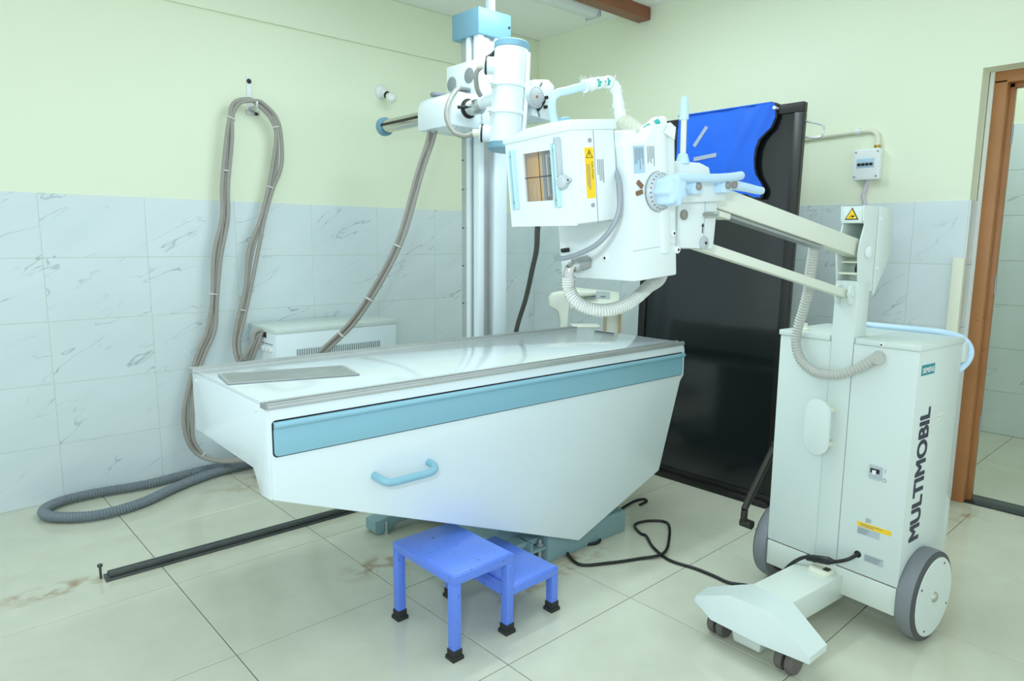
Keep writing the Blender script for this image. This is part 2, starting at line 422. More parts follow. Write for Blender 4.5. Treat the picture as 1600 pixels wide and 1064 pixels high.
struct(build(MB().box(-1.2, XW+0.003, YW-0.018, YW+0.004, 2.465, ZC-0.001), 'trim_1', 'wall_paint', bevel=0.004))

# door frame, threshold, the corridor beyond
df = MB()
for (x0, x1, w) in ((3.885, 3.945, 0.052), (3.945, 3.985, 0.070)):
    df.box(x0, x1, 0.945-w, 0.945, 0.0, 2.035); df.box(x0, x1, 0.04, 0.04+w, 0.0, 2.035); df.box(x0, x1, 0.04, 0.945, 2.075-w, 2.0755)
door = struct(build(df, 'door_1', 'wood', origin=(3.93, 0.49, 0), bevel=0.003))
build(MB().box(3.875, 3.887, 0.945, 0.962, 0, 2.077).box(3.875, 3.887, 0.04, 0.962, 2.0757, 2.0770), 'plaster_joint', 'plaster_white', door)
for z in (0.35, 1.05, 1.75): build(MB().cyl((3.953, 0.872, z), (3.953, 0.872, z+0.09), 0.006, 8), 'hinge', 'steel_dull', door)
struct(build(MB().box(3.90, 4.05, 0.02, 0.966, -0.02, 0.006), 'trim_2', 'granite', bevel=0.002))
fc = struct(build(MB().box(XW, 5.6, -1.0, 2.6, -0.06, -0.0025), 'floor_corridor', 'floor_grout', origin=(4.7, .8, -0.06)))
for ix in range(3):
    for iy in range(-1, 3): put_tile(fm, fc, (4.36+0.6*ix-0.02, 0.12+0.6*iy, -0.008)) if 4.36+0.6*ix+0.28 < 5.62 else None
cmesh = tile_mesh('floor_tile', 0.277, 0.597, 0.008, 0.001, 'floor_tile')
for iy in range(-1, 3): put_tile(cmesh, fc, (5.381, 0.12+0.6*iy, -0.008))
put_tile(tile_mesh('floor_tile', 0.27, 0.94, 0.008, 0.001, 'floor_tile'), floor, (3.90, 0.493, -0.0085))
XC = 5.52
wc = struct(build(MB().box(XC+0.007, XC+0.2, -1.0, 2.6, 0, 2.9), 'wall_corridor', 'wall_paint', origin=(XC, .8, 0)))
for k in range(5):
    for j in range(7):
        put_tile(wall_tile(0.6, 0.2946), wc, (XC+0.007, 0.34+0.6*k-0.6, 0.1473+0.2946*j), (math.radians(90), 0, math.radians(-90)))
struct(build(MB().box(XW+0.24, XC+0.2, 2.4, 2.6, 0, 2.9), 'wall_corridor_end', 'wall_paint'))
struct(build(MB().box(XW+0.24, XC+0.2, -1.1, -1.0, 0, 2.9), 'wall_corridor_near', 'wall_paint'))
struct(build(MB().box(XW+0.24, XC+0.2, -1.1, 2.6, 2.9, 3.0), 'ceiling_corridor', 'ceiling_paint'))

# ceiling beam and strip light
tag(build(MB().box(0.6, XW-0.001, 2.831, 2.925, 2.688, ZC-0.001), 'ceiling_beam', 'beam_wood', bevel=0.004), 'varnished brown wooden beam under the white ceiling', 'beam')
sl = empty('strip_light', (2.9, 3.08, ZC)); tag(sl, 'long white strip light fitting on the ceiling beside the wooden beam', 'light fitting')
build(MB().prism([(3.035, ZC-0.001), (3.035, 2.735), (3.06, 2.705), (3.125, 2.705), (3.15, 2.735), (3.15, ZC-0.001)], 'x', 1.9, 3.50), 'housing', 'pvc_white', sl, bevel=0.002)
build(MB().box(3.50, 3.512, 3.03, 3.155, 2.70, ZC-0.001), 'end_cap', 'label_silver', sl, bevel=0.002)
build(MB().cyl((3.512, 3.06, 2.715), (3.52, 3.06, 2.715), 0.01, 10), 'end_screw', 'black', sl)

# ================================================================== X-RAY TABLE
ta = math.radians(-1.5); tux = V((math.cos(ta), math.sin(ta), 0)); tuy = V((-math.sin(ta), math.cos(ta), 0))
TF = Frame((0.741, 1.797, 0), tux, tuy, (0, 0, 1))
tb = empty('examination_table', TF((0.95, 0.35, 0)), ta); tag(tb, 'large white x-ray examination table with a pale blue band along its side', 'table')
L_, B_ = 1.925, 0.70
front = [(0, 0.56), (1.249, 0.074), (1.768, 0.259), (1.90, 0.655), (1.925, 0.68), (1.925, 0.80), (1.915, 0.823), (0.0, 0.823)]
build(MB(TF).prism(front, 'y', 0.0, 0.03), 'side_panel', 'enamel', tb, bevel=0.006)
build(MB(TF).prism([(0, 0.617), (1.89, 0.617), (1.925, 0.68), (1.925, 0.80), (1.915, 0.823), (0.0, 0.823)], 'y', B_-0.03, B_), 'side_panel', 'enamel', tb, bevel=0.006)
endp = [(0.012, 0.558), (0.082, 0.552), (0.143, 0.625), (B_-0.143, 0.625), (B_-0.012, 0.617), (B_-0.012, 0.822), (0.012, 0.822)]
build(MB(TF).prism(endp, 'x', -0.004, 0.026), 'end_panel', 'enamel', tb, bevel=0.004)
build(MB(TF).prism([(0.02, 0.68), (B_-0.02, 0.68), (B_-0.02, 0.822), (0.02, 0.822)], 'x', L_-0.03, L_-0.004), 'end_panel', 'enamel', tb, bevel=0.004)
build(MB(TF).box(0.02, L_-0.02, 0.02, B_-0.02, 0.60, 0.63), 'under_tray', 'enamel', tb)
build(MB(TF).box(0.0, L_-0.005, 0.038, B_-0.03, 0.812, 0.833), 'table_top', 'table_top', tb, bevel=0.003)
for b0, b1, n in ((-0.006, 0.040, 'rail'), (B_-0.034, B_+0.006, 'rail')):
    r = build(MB(TF).box(-0.008, L_-0.012, b0, b1, 0.822, 0.834).box(-0.008, L_-0.012, b0+0.004, b0+0.013, 0.834, 0.8385).box(-0.008, L_-0.012, b1-0.011, b1-0.003, 0.834, 0.8385), n, 'steel', tb, bevel=0.0012)
    build(MB(TF).box(-0.012, -0.006, b0+0.003, b1-0.003, 0.823, 0.837), 'rail_end', 'steel_dull', r)
# pale blue band with a rolled lip
build(MB(TF).prism(roundrect(0.004, 1.906, 0.684, 0.7895, 0.012), 'y', -0.0025, 0.004), 'shadow_gap', 'print_black', tb)
bb = build(MB(TF).prism(roundrect(0.007, 1.903, 0.687, 0.772, 0.012), 'y', -0.007, 0.004), 'blue_band', 'blue_trim', tb, bevel=0.0015)
lip = [(-0.004, 0.767), (-0.016, 0.769), (-0.020, 0.775), (-0.019, 0.782), (-0.013, 0.786), (-0.004, 0.786)]
build(MB(TF).prism([(q[0], q[1]) for q in lip], 'x', 0.007, 1.905), 'band_lip', 'blue_trim', bb, bevel=0.001)
hb = MB(TF).tube([(0.318, 0.0, 0.562), (0.318, -0.030, 0.560), (0.330, -0.050, 0.553), (0.355, -0.056, 0.549), (0.42, -0.056, 0.549), (0.48, -0.056, 0.549), (0.507, -0.050, 0.553), (0.519, -0.030, 0.560), (0.519, 0.0, 0.562)], 0.0125, 14, 6)
build(hb, 'handle', 'blue_trim', tb)
for b, z in ((0.09, 0.805), (0.64, 0.80)): build(screw(MB(TF), (-0.004, b, z), (-1, 0, 0), 0.007, 0.004), 'end_screw', 'pvc_white', tb)
build(MB(TF).box(1.875, 1.895, 0.40, 0.515, 0.833, 0.8345), 'slot', 'print_black', tb)
# pedestal and floor base in teal
build(MB(TF).box(0.95, 1.55, 0.16, 0.56, 0.09, 0.61), 'pedestal', 'teal_paint', tb, bevel=0.006)
base = MB(TF).prism([(1.12, 0.0), (1.60, 0.0), (1.60, 0.10), (1.12, 0.115)], 'y', 0.05, 0.11)
base.box(1.55, 1.60, 0.11, 0.74, 0, 0.10).prism([(0.715, 0.012), (0.735, 0.0), (0.79, 0.0), (0.82, 0.03), (1.60, 0.05), (1.60, 0.10), (0.95, 0.10), (0.715, 0.062)], 'y', 0.715, 0.80)
base.box(0.95, 1.56, 0.09, 0.74, 0.075, 0.10)
fb = build(base, 'floor_base', 'teal_paint', tb, bevel=0.004)
build(MB(TF).box(1.04, 1.13, 0.06, 0.14, 0.055, 0.068).box(1.04, 1.05, 0.06, 0.14, 0.068, 0.10), 'bracket', 'teal_paint', fb, bevel=0.002)
build(MB(TF).cyl((1.10, 0.075, 0.0), (1.10, 0.075, 0.10), 0.007, 10).cyl((1.10, 0.075, 0.072), (1.10, 0.075, 0.082), 0.014, 6), 'levelling_bolt', 'steel', fb)
build(MB(TF).cyl((0.765, 0.705, 0.0), (0.765, 0.705, 0.06), 0.005, 8).cyl((0.765, 0.705, 0.0), (0.765, 0.705, 0.01), 0.010, 8), 'levelling_bolt', 'steel', fb)
# beige block seen under the left end
tag(build(MB().prism([(1.375, 0.0), (1.46, 0.0), (1.46, 0.075), (1.375, 0.065)], 'y', 3.50, 3.58), 'floor_block', 'brown_beige', bevel=0.006), 'small beige block on the floor under the table end', 'block')
# steel strip lying on the table top
sp = MB(); q = [TF((0.012, 0.515, 0.834)), TF((-0.004, 0.352, 0.834)), TF((0.392, 0.232, 0.834)), TF((0.424, 0.398, 0.834))]
q = [TF((0.030, 0.520, 0.834)), TF((0.004, 0.345, 0.834)), TF((0.396, 0.224, 0.834)), TF((0.430, 0.405, 0.834))]
sp.hexa(q, [p+V((0, 0, 0.004)) for p in q])
pl = build(sp, 'steel_plate', 'steel_dull', bevel=0.0008); tag(pl, 'thin grey metal plate lying on the near end of the white table top', 'plate')
c = (q[0]+q[1]+q[2]+q[3])/4; edge = MB()
for a, b in zip(q, q[1:]+q[:1]):
    ai, bi = a.lerp(c, 0.06), b.lerp(c, 0.06); hz = V((0, 0, 0.004)); h2 = V((0, 0, 0.0052))
    edge.add([a+hz, b+hz, bi+hz, ai+hz, a+h2, b+h2, bi+h2, ai+h2], [(0, 3, 2, 1), (4, 5, 6, 7), (0, 1, 5, 4), (1, 2, 6, 5), (2, 3, 7, 6), (3, 0, 4, 7)])
build(edge, 'plate_border', 'steel', pl)

# ================================================================== FLOOR RAIL
fr_ = empty('floor_rail', (1.6, 2.83, 0)); tag(fr_, 'dark iron guide rail running along the floor under the table', 'rail')
RF = Frame((0.505, 2.838, 0), V((1, -0.022, 0)).normalized(), V((0.022, 1, 0)).normalized(), (0, 0, 1))
build(MB(RF).box(0, 2.6, -0.03, 0.03, 0, 0.010), 'base_strip', 'rail_iron', fr_, bevel=0.001)
build(MB(RF).box(0.012, 2.6, -0.020, -0.006, 0.010, 0.030), 'running_edge', 'rail_iron', fr_, bevel=0.002)
build(MB(RF).box(0.012, 2.6, 0.010, 0.022, 0.010, 0.024), 'running_edge', 'rail_iron', fr_, bevel=0.002)
for k in range(8): build(MB(RF).cyl((0.1+0.3*k, 0.002, 0.010), (0.1+0.3*k, 0.002, 0.0135), 0.006, 8), 'rail_screw', 'steel_dull', fr_)
bo = MB(); bo.lathe((0.495, 2.855, 0), (0, 0, 1), [(0.0045, 0), (0.0045, 0.048), (0.0095, 0.049), (0.0095, 0.058)], 8)
tag(build(bo, 'bolt', 'rail_iron'), 'loose bolt standing upright at the end of the floor rail', 'bolt')

# ================================================================== TUBE STAND (column by the left wall)
ts = empty('xray_tube_stand', (2.36, 2.83, 0)); tag(ts, 'tall white x-ray tube stand with column, carriage and tube behind the table', 'x-ray stand')
cx0, cx1, cy0, cy1 = 2.272, 2.456, 2.75, 2.915
col = MB().box(cx0+0.03, cx1-0.08, cy0+0.01, cy1, 0.12, 2.30)
build(col, 'column_core', 'steel', ts, bevel=0.003)
for y0, y1, m in ((cy1-0.058, cy1-0.008, 'steel'), (cy1-0.09, cy1-0.062, 'enamel'), (cy0+0.045, cy0+0.07, 'steel_dull'), (cy0, cy0+0.042, 'enamel')):
    build(MB().box(cx0 if m == 'enamel' else cx0+0.012, cx0+0.035, y0, y1, 0.05, 2.31), 'column_strip', m, ts, bevel=0.002)
build(MB().box(cx0+0.035, cx0+0.075, cy0+0.004, cy0+0.03, 0.05, 2.31), 'column_strip', 'steel', ts, bevel=0.002)
build(MB().box(cx0+0.075, cx0+0.105, cy0+0.02, cy0+0.05, 0.05, 2.31), 'column_slot', 'dark_metal', ts)
build(MB().box(cx0+0.105, cx1+0.005, cy0-0.005, cy1, 0.05, 2.31), 'column_cover', 'enamel', ts, bevel=0.003)
ss = MB()
for z in (0.95, 1.15, 1.35, 1.55, 1.7):
    for y in (cy1-0.02, cy1-0.052): ss.cyl((cx0+0.012, y, z), (cx0+0.009, y, z), 0.004, 8)
pieces(ss, 'column_screw', 'dark_metal', ts)
build(MB().box(2.20, 2.52, 2.70, 2.96, 0.03, 0.12), 'column_foot', 'teal_paint', ts, bevel=0.01)
cap = build(MB().box(2.260, 2.476, 2.738, 2.952, 2.297, 2.422), 'top_cap', 'cap_blue', ts, bevel=0.004)
build(MB().cyl((2.462, 2.738, 2.36), (2.462, 2.734, 2.36), 0.006, 8), 'cap_screw', 'print_black', cap)
# bracket from the cap to the ceiling
cb = MB().box(2.44, 2.475, 2.86, 2.90, 2.422, ZC-0.001).prism([(2.39, ZC-0.002), (2.475, ZC-0.002), (2.475, 2.56), (2.44, 2.56)], 'y', 2.87, 2.89)
build(cb, 'ceiling_bracket', 'enamel', ts, bevel=0.003)
# upper and lower carriage
uc = build(MB().prism([(2.20, 1.97), (2.52, 1.97), (2.52, 2.150), (2.20, 2.156)], 'y', 2.656, 2.925), 'upper_carriage', 'enamel', ts, bevel=0.008)
for y, z in ((2.875, 2.065), (2.735, 2.085)): build(MB().lathe((2.20, y, z), (-1, 0, 0), [(0.036, 0), (0.036, 0.004), (0.03, 0.006)], 24), 'grey_disc', 'grey_plastic', uc)
lc = build(MB().prism([(2.04, 1.825), (2.04, 1.93), (2.055, 1.965), (2.085, 1.985), (2.38, 1.985), (2.38, 1.825)], 'y', 2.67, 2.952), 'lower_carriage', 'enamel', ts, bevel=0.006)
for y, z in ((2.90, 2.005), (2.70, 2.000)):
    build(MB().lathe((2.13, y, z-0.016), (0, 0, 1), [(0.018, 0), (0.020, 0.010), (0.038, 0.012), (0.040, 0.022), (0.036, 0.028)], 20), 'clamp_knob', 'grey_plastic', lc)
us = MB()
for x, y in ((2.08, 2.70), (2.08, 2.92), (2.2, 2.92)): us.cyl((x, y, 1.825), (x, y, 1.818), 0.010, 10)
pieces(us, 'under_screw', 'pvc_white', lc)
XA, ZA = 2.14, 1.912
arm = build(MB().cyl((XA, 2.58, ZA), (XA, 3.42, ZA), 0.036, 28), 'cross_arm', 'chrome', ts)
build(MB().lathe((XA, 3.40, ZA), (0, 1, 0), [(0.048, 0), (0.050, 0.006), (0.050, 0.03), (0.044, 0.036)], 28), 'arm_end_cap', 'cap_blue', arm)
build(MB().box(XA-0.0375, XA-0.034, 2.95, 3.40, ZA-0.004, ZA+0.010), 'arm_scale', 'dark_metal', arm)
build(MB().lathe((XA, 2.672, ZA), (0, -1, 0), [(0.046, 0), (0.046, 0.008), (0.039, 0.010)], 28), 'arm_collar', 'dark_metal', arm)
build(MB().cyl((XA-0.03, 2.64, ZA), (XA-0.075, 2.655, ZA-0.004), 0.008, 10), 'clamp_lever', 'dark_metal', arm)
# the tube head on the arm, tipped about the arm axis
tt = math.radians(4.8); tex = V((math.cos(tt), 0, -math.sin(tt))); tez = V((math.sin(tt), 0, math.cos(tt)))
HF = Frame((2.157, 2.40, 1.928), tex, (0, 1, 0), tez)
tube = build(MB(HF).cyl((0, 0, -0.225), (0, 0, 0.225), 0.077, 40), 'tube_housing', 'enamel', ts)
for z0, z1 in ((0.205, 0.238), (-0.238, -0.205)): build(MB(HF).cyl((0, 0, z0), (0, 0, z1), 0.0795, 40, 0.004), 'blue_end_cap', 'cap_blue', tube)
for z in (0.045, -0.075):
    build(MB(HF).cyl((0, 0, z-0.008), (0, 0, z+0.008), 0.0835, 40, 0.002).box(-0.115, -0.07, -0.012, 0.012, z-0.009, z+0.009), 'clamp_band', 'enamel', tube)
build(MB(HF).tube([(0.032, -0.079, 0.19), (0.036, -0.079, 0.10), (0.036, -0.081, 0.0), (0.036, -0.081, -0.10), (0.036, -0.079, -0.15)], 0.010, 10, 3), 'cable_cover', 'enamel', tube)
build(MB(HF).cyl((0, 0.05, 0.0), (0, 0.20, 0.0), 0.032, 24, 0.003), 'trunnion', 'enamel', tube)
for z, s_ in ((0.135, 1), (-0.165, 1)):
    sock = build(MB(HF).cyl((-0.03, 0.03, z), (-0.085, 0.085, z), 0.038, 24, 0.004), 'cable_socket', 'enamel', tube)
    build(MB(HF).cyl((-0.074, 0.074, z), (-0.080, 0.080, z), 0.041, 24), 'socket_ring', 'dark_metal', sock)
build(MB(HF).tube([(-0.06, 0.10, 0.175), (-0.04, 0.08, 0.195), (-0.035, 0.06, 0.215)], 0.010, 8, 3), 'black_clip', 'black', tube)
colm = build(MB(HF).prism([(0.075, -0.075), (0.205, -0.075), (0.205, 0.085), (0.165, 0.105), (0.075, 0.085)], 'y', -0.085, 0.075), 'stand_collimator', 'enamel', tube, bevel=0.006)
dl = build(MB(HF).lathe((0.075, -0.105, 0.005), (0, -1, 0), [(0.050, -0.02), (0.050, 0), (0.046, 0.003)], 28), 'dial', 'dial_grey', tube)
build(MB(HF).lathe((0.075, -0.108, 0.005), (0, -1, 0), [(0.006, 0), (0.005, 0.003)], 12), 'dial_centre', 'red', dl)
tk = MB(HF)
for k in range(20):
    a = 2*math.pi*k/20; cx_, cz_ = 0.075+0.040*math.cos(a), 0.005+0.040*math.sin(a)
    tk.box(cx_-0.002, cx_+0.002, -0.1086, -0.108, cz_-0.002, cz_+0.002)
build(tk, 'dial_marks', 'print_grey', dl)
kk = MB(HF)
for x, z in ((0.150, 0.02), (0.150, -0.022)): kk.cyl((x, -0.085, z), (x, -0.098, z), 0.008, 12)
pieces(kk, 'control_knob', 'dark_metal', colm)
for x, z, s_ in ((0.112, 0.068, 1), (0.112, -0.058, -1)): build(MB(HF).hexa([(x-0.012, -0.087, z-0.012*s_), (x-0.004, -0.087, z-0.018*s_), (x+0.014, -0.087, z+0.010*s_), (x+0.006, -0.087, z+0.016*s_)], [(x-0.012, -0.083, z-0.012*s_), (x-0.004, -0.083, z-0.018*s_), (x+0.014, -0.083, z+0.010*s_), (x+0.006, -0.083, z+0.016*s_)]), 'guide_slot', 'grey_plastic', colm)
build(MB(HF).tube([(0.10, -0.09, -0.045), (0.115, -0.10, -0.02), (0.128, -0.10, 0.0)], 0.010, 8, 3), 'black_cable', 'black', colm)
# grey lead looping from the carriage top to the tube's lower socket
P0 = HF((-0.085, 0.085, -0.165))
build(MB().tube([(2.20, 2.735, 1.99), (2.17, 2.72, 2.012), (2.12, 2.70, 2.010), (2.05, 2.66, 1.975), (1.99, 2.63, 1.91), (1.965, 2.61, 1.84), (1.975, 2.57, 1.775), (2.00, 2.52, 1.755), P0+V((-0.02, 0.02, 0)), P0], 0.011, 10, 6), 'grey_lead', 'cable_grey', ts)
P1 = HF((-0.085, 0.085, 0.135))
build(MB().tube([P1, P1+V((-0.02, 0.03, -0.03)), P1+V((0.0, 0.05, -0.09)), P1+V((0.03, 0.06, -0.12))], 0.011, 10, 5), 'grey_lead', 'cable_grey', ts)
for Pq in (P0, P1): build(MB().cyl(Pq+V((-0.022, 0.022, 0)), Pq, 0.017, 12), 'lead_gland', 'pvc_cream', ts)
ch = MB()
for k in range(7): ch.cyl((2.22, 2.664, 1.90-0.012*k), (2.22, 2.664, 1.892-0.012*k), 0.003, 6)
build(ch, 'bead_chain', 'steel', lc)

# ================================================================== CABLES
def bundle(name, path, offs, r, ties, label, m='cable_grey', sub=6, wander=0.008, seed=3):
    root = empty(name, V(path[-1])*1.0); tag(root, label, 'cable'); rnd = random.Random(seed)
    for oi_, off in enumerate(offs):
        pts = []
        for i, p in enumerate(path):
            k = 0.0 if i in (0, len(path)-1) else wander
            pts.append(V(p)+V(off)+V((rnd.uniform(-k, k), 0, rnd.uniform(-k, k)))*(1 if oi_ else 0.3))
        build(MB().tube(pts, r, 8, sub), 'cable', m, root)
    full = spline(path, sub)
    for t in ties:
        i = int(t*(len(full)-2)); p = full[i]; d = (full[i+1]-full[i]).normalized()
        build(MB().cyl(p-d*0.0025, p+d*0.0025, r*2.35, 14), 'cable_tie', 'cable_tie', root)
    return root
hl = [(1.476, 3.60, 0.12), (1.40, 3.64, 0.085), (1.27, 3.72, 0.078), (1.180, 3.79, 0.115), (1.126, 3.80, 0.20), (1.116, 3.80, 0.344), (1.142, 3.80, 0.515), (1.199, 3.80, 0.665), (1.256, 3.80, 0.781), (1.285, 3.80, 0.953), (1.321, 3.80, 1.192), (1.362, 3.80, 1.396), (1.381, 3.80, 1.565), (1.404, 3.80, 1.80), (1.427, 3.80, 1.918), (1.464, 3.80, 1.988), (1.53, 3.80, 2.022), (1.587, 3.80, 2.012), (1.655, 3.80, 1.945), (1.68, 3.80, 1.845), (1.666, 3.80, 1.687), (1.619, 3.80, 1.544), (1.568, 3.80, 1.384), (1.514, 3.80, 1.225), (1.468, 3.80, 1.014), (1.427, 3.80, 0.838), (1.395, 3.79, 0.70), (1.385, 3.75, 0.62), (1.41, 3.70, 0.62), (1.43, 3.66, 0.70), (1.455, 3.65, 0.765), (1.486, 3.65, 0.785)]
bundle('hanging_cable_bundle', hl, ((0, 0, 0), (0.017, -0.012, 0.004), (-0.015, -0.008, 0.008)), 0.0105, (0.1, 0.30, 0.40, 0.455, 0.60, 0.68, 0.80), 'grey cable bundle hanging over the hook on the left wall', wander=0.011)
dp = [(2.085, 2.885, 1.828), (2.072, 2.895, 1.76), (2.031, 2.93, 1.605), (1.964, 2.999, 1.301), (1.878, 3.097, 1.053), (1.786, 3.209, 0.849), (1.677, 3.343, 0.683), (1.63, 3.40, 0.55), (1.66, 3.42, 0.30), (1.68, 3.42, 0.03)]
bundle('sloping_cable_bundle', dp, ((-0.012, 0.011, 0.0), (0.013, -0.011, 0.0), (0.004, 0.014, -0.008)), 0.0088, (0.36, 0.5, 0.62), 'grey cable bundle sloping from the tube stand carriage down past the cabinet', wander=0.006, seed=8)
hk = empty('cable_hook', (1.56, YW, 1.98)); tag(hk, 'white wall hook strip with a dark screw holding up the cables', 'hook')
build(MB().box(1.548, 1.574, YW-0.006, YW+0.004, 1.98, 2.165), 'strip', 'pvc_white', hk, bevel=0.002)
build(MB().lathe((1.561, YW-0.006, 2.138), (0, -1, 0), [(0.013, 0), (0.013, 0.004), (0.006, 0.008)], 14), 'screw_head', 'dark_metal', hk)
build(MB().cyl((1.561, YW, 1.992), (1.561, YW-0.10, 1.992), 0.010, 12).cyl((1.561, YW-0.10, 1.985), (1.561, YW-0.10, 2.02), 0.008, 10).box(1.54, 1.61, YW-0.012, YW, 1.962, 1.985), 'hook_arm', 'steel', hk, bevel=0.001)
build(MB().cyl((1.59, YW-0.012, 1.968), (1.59, YW-0.022, 1.966), 0.008, 10), 'hook_bolt', 'dark_metal', hk)
# corrugated conduit looped on the floor
def ribs(r, amp): return lambda i, m: r+(amp if i % 2 else -amp)
cg = MB().tube([(1.476, 3.80, 0.030), (1.36, 3.815, 0.026), (1.127, 3.80, 0.026), (0.893, 3.77, 0.026), (0.673, 3.80, 0.026), (0.518, 3.785, 0.026), (0.436, 3.70, 0.026), (0.462, 3.585, 0.026), (0.604, 3.485, 0.026), (0.797, 3.51, 0.026), (1.007, 3.635, 0.026), (1.20, 3.715, 0.028), (1.36, 3.735, 0.030), (1.476, 3.735, 0.032)], ribs(0.0225, 0.0022), 16, 8, step=0.0065)
tag(build(cg, 'corrugated_conduit', 'hose_grey'), 'grey corrugated conduit looped on the floor against the left wall', 'conduit')
dk = MB().tube([(2.45, 2.50, 1.78), (2.53, 2.56, 1.50), (2.557, 2.608, 1.366), (2.66, 2.72, 1.24), (2.725, 2.818, 1.127), (2.821, 2.969, 0.948), (2.89, 3.132, 0.711), (2.93, 3.22, 0.4), (2.94, 3.26, 0.012)], 0.015, 10, 6)
tag(build(dk, 'drop_cable', 'cable_dark'), 'single thick dark grey cable hanging from the stand collimator to the floor', 'cable')
pcp = [(2.628, 1.939, .007), (2.69, 1.945, .007), (2.702, 1.975, .007), (2.625, 1.985, .007), (2.45, 1.95, .007), (2.25, 1.87, .007), (2.16, 1.80, .007), (2.10, 1.815, .007), (2.047, 1.860, .007), (1.990, 1.835, .007), (1.939, 1.717, .007), (2.034, 1.647, .007), (2.163, 1.586, .007), (2.256, 1.542, .0135), (2.393, 1.607, .007), (2.543, 1.718, .007), (2.505, 1.79, .007), (2.418, 1.808, .007), (2.363, 1.738, .007), (2.357, 1.699, .007), (2.29, 1.615, .007), (2.242, 1.501, .007), (2.258, 1.392, .007), (2.259, 1.307, .007), (2.256, 1.237, .007), (2.29, 1.17, .007)]

# ================================================================== GENERATOR CABINET
gc = empty('generator_cabinet', (1.86, 3.66, 0)); tag(gc, 'low cream metal generator cabinet with vent slots standing behind the table', 'cabinet')
build(MB().box(1.486, 2.232, 3.48, 3.84, 0.04, 0.80), 'body', 'enamel', gc, bevel=0.004)
build(MB().box(1.482, 2.236, 3.476, 3.842, 0.785, 0.812), 'lid', 'enamel_cream', gc, bevel=0.004)
build(MB().box(1.52, 2.20, 3.50, 3.82, 0.0, 0.04), 'plinth', 'black', gc)
for k in range(38): build(MB().box(1.60+0.0138*k, 1.6055+0.0138*k, 3.4765, 3.482, 0.64, 0.695), 'vent_slot', 'grey_plastic', gc)
build(MB().box(1.4835, 1.488, 3.60, 3.66, 0.755, 0.785), 'cable_opening', 'black', gc)
build(MB().box(1.4845, 1.488, 3.52, 3.74, 0.722, 0.726), 'seam', 'print_grey', gc)
for k in range(4): build(MB().lathe((1.486, 3.545+0.045*k, 0.695), (-1, 0, 0), [(0.017, 0), (0.017, 0.010), (0.013, 0.014)], 14), 'cable_gland', 'pvc_white', gc)

# ================================================================== WALL BULB
wb = empty('wall_bulb', (2.408, YW, 2.192)); tag(wb, 'small white bulb in a tilted holder high on the left wall', 'lamp')
build(MB().lathe((2.400, YW+0.002, 2.205), (0, -1, 0), [(0.045, 0), (0.045, 0.008), (0.038, 0.020), (0.026, 0.028)], 24), 'base', 'pvc_white', wb)
d = V((0.22, -1, -0.60)).normalized(); p = V((2.402, YW-0.026, 2.197))
build(MB().lathe(p, d, [(0.026, 0), (0.026, 0.02), (0.024, 0.032)], 20), 'socket', 'pvc_white', wb)
build(MB().lathe(p+d*0.032, d, [(0.023, 0), (0.022, 0.012)], 20), 'collar', 'dark_metal', wb)
build(MB().lathe(p+d*0.044, d, [(0.018, 0), (0.026, 0.015), (0.030, 0.032), (0.027, 0.05), (0.016, 0.062), (0.004, 0.066)], 20), 'bulb', 'bulb_glass', wb)

# ================================================================== LEAD SCREEN AND APRON
lean = 0.055; BZ = 1.922
BF = Frame((3.085, 1.49, 0.0), (0, 1, 0), V((lean, 0, BZ)).normalized(), (-1, 0, 0.028))   # x: along Y, y: up, z: to the room
ls = empty('lead_screen', (3.12, 1.92, 0)); tag(ls, 'tall black framed panel standing upright behind the mobile unit', 'screen')
WB = 0.865
build(MB(BF).box(0.03, WB-0.03, 0.05, BZ-0.04, -0.030, -0.012), 'panel', 'board_black', ls)
for a in ((0, WB, 0.006, 0.055), (0, WB, BZ-0.045, BZ)): build(MB(BF).box(a[0], a[1], a[2], a[3], -0.038, 0.0), 'frame_rail', 'board_frame', ls, bevel=0.004)
for a in ((0, 0.045), (WB-0.045, WB)): build(MB(BF).box(a[0], a[1], 0.055, BZ-0.045, -0.038, 0.0), 'frame_stile', 'board_frame', ls, bevel=0.004)
build(MB(BF).box(0.02, WB-0.02, 0.0, 0.03, -0.07, 0.028), 'bottom_rail', 'board_frame', ls, bevel=0.004)
build(MB().tube([(3.165, 1.49, 1.835), (3.165, 1.425, 1.815), (3.165, 1.405, 1.80), (3.165, 1.405, 1.775), (3.165, 1.425, 1.757), (3.165, 1.49, 1.765)], 0.0045, 8, 5), 'wire_hanger', 'steel', ls)
# apron folded over the top edge, thick sheet with soft folds
out = [(0.125, BZ+0.012), (0.118, 1.865), (0.136, 1.817), (0.165, 1.792), (0.190, 1.765), (0.205, 1.72), (0.208, 1.673), (0.203, 1.63), (0.192, 1.597), (0.165, 1.56), (0.152, 1.536), (0.150, 1.515), (0.162, 1.492), (0.20, 1.493), (0.242, 1.512), (0.31, 1.505), (0.395, 1.476), (0.50, 1.45), (0.62, 1.428), (0.655, 1.43), (0.655, BZ+0.012)]
def interp_left(y):
    pts = out[:13]
    for (x0, ya), (x1, yb) in zip(pts, pts[1:]):
        if yb <= y <= ya: return x0+(x1-x0)*(ya-y)/max(1e-6, ya-yb)
    return pts[-1][0]
def interp_bot(x):
    pts = out[12:20]
    for (x0, ya), (x1, yb) in zip(pts, pts[1:]):
        if x0 <= x <= x1: return ya+(yb-ya)*(x-x0)/max(1e-6, x1-x0)
    return 1.43
NX, NY = 44, 48
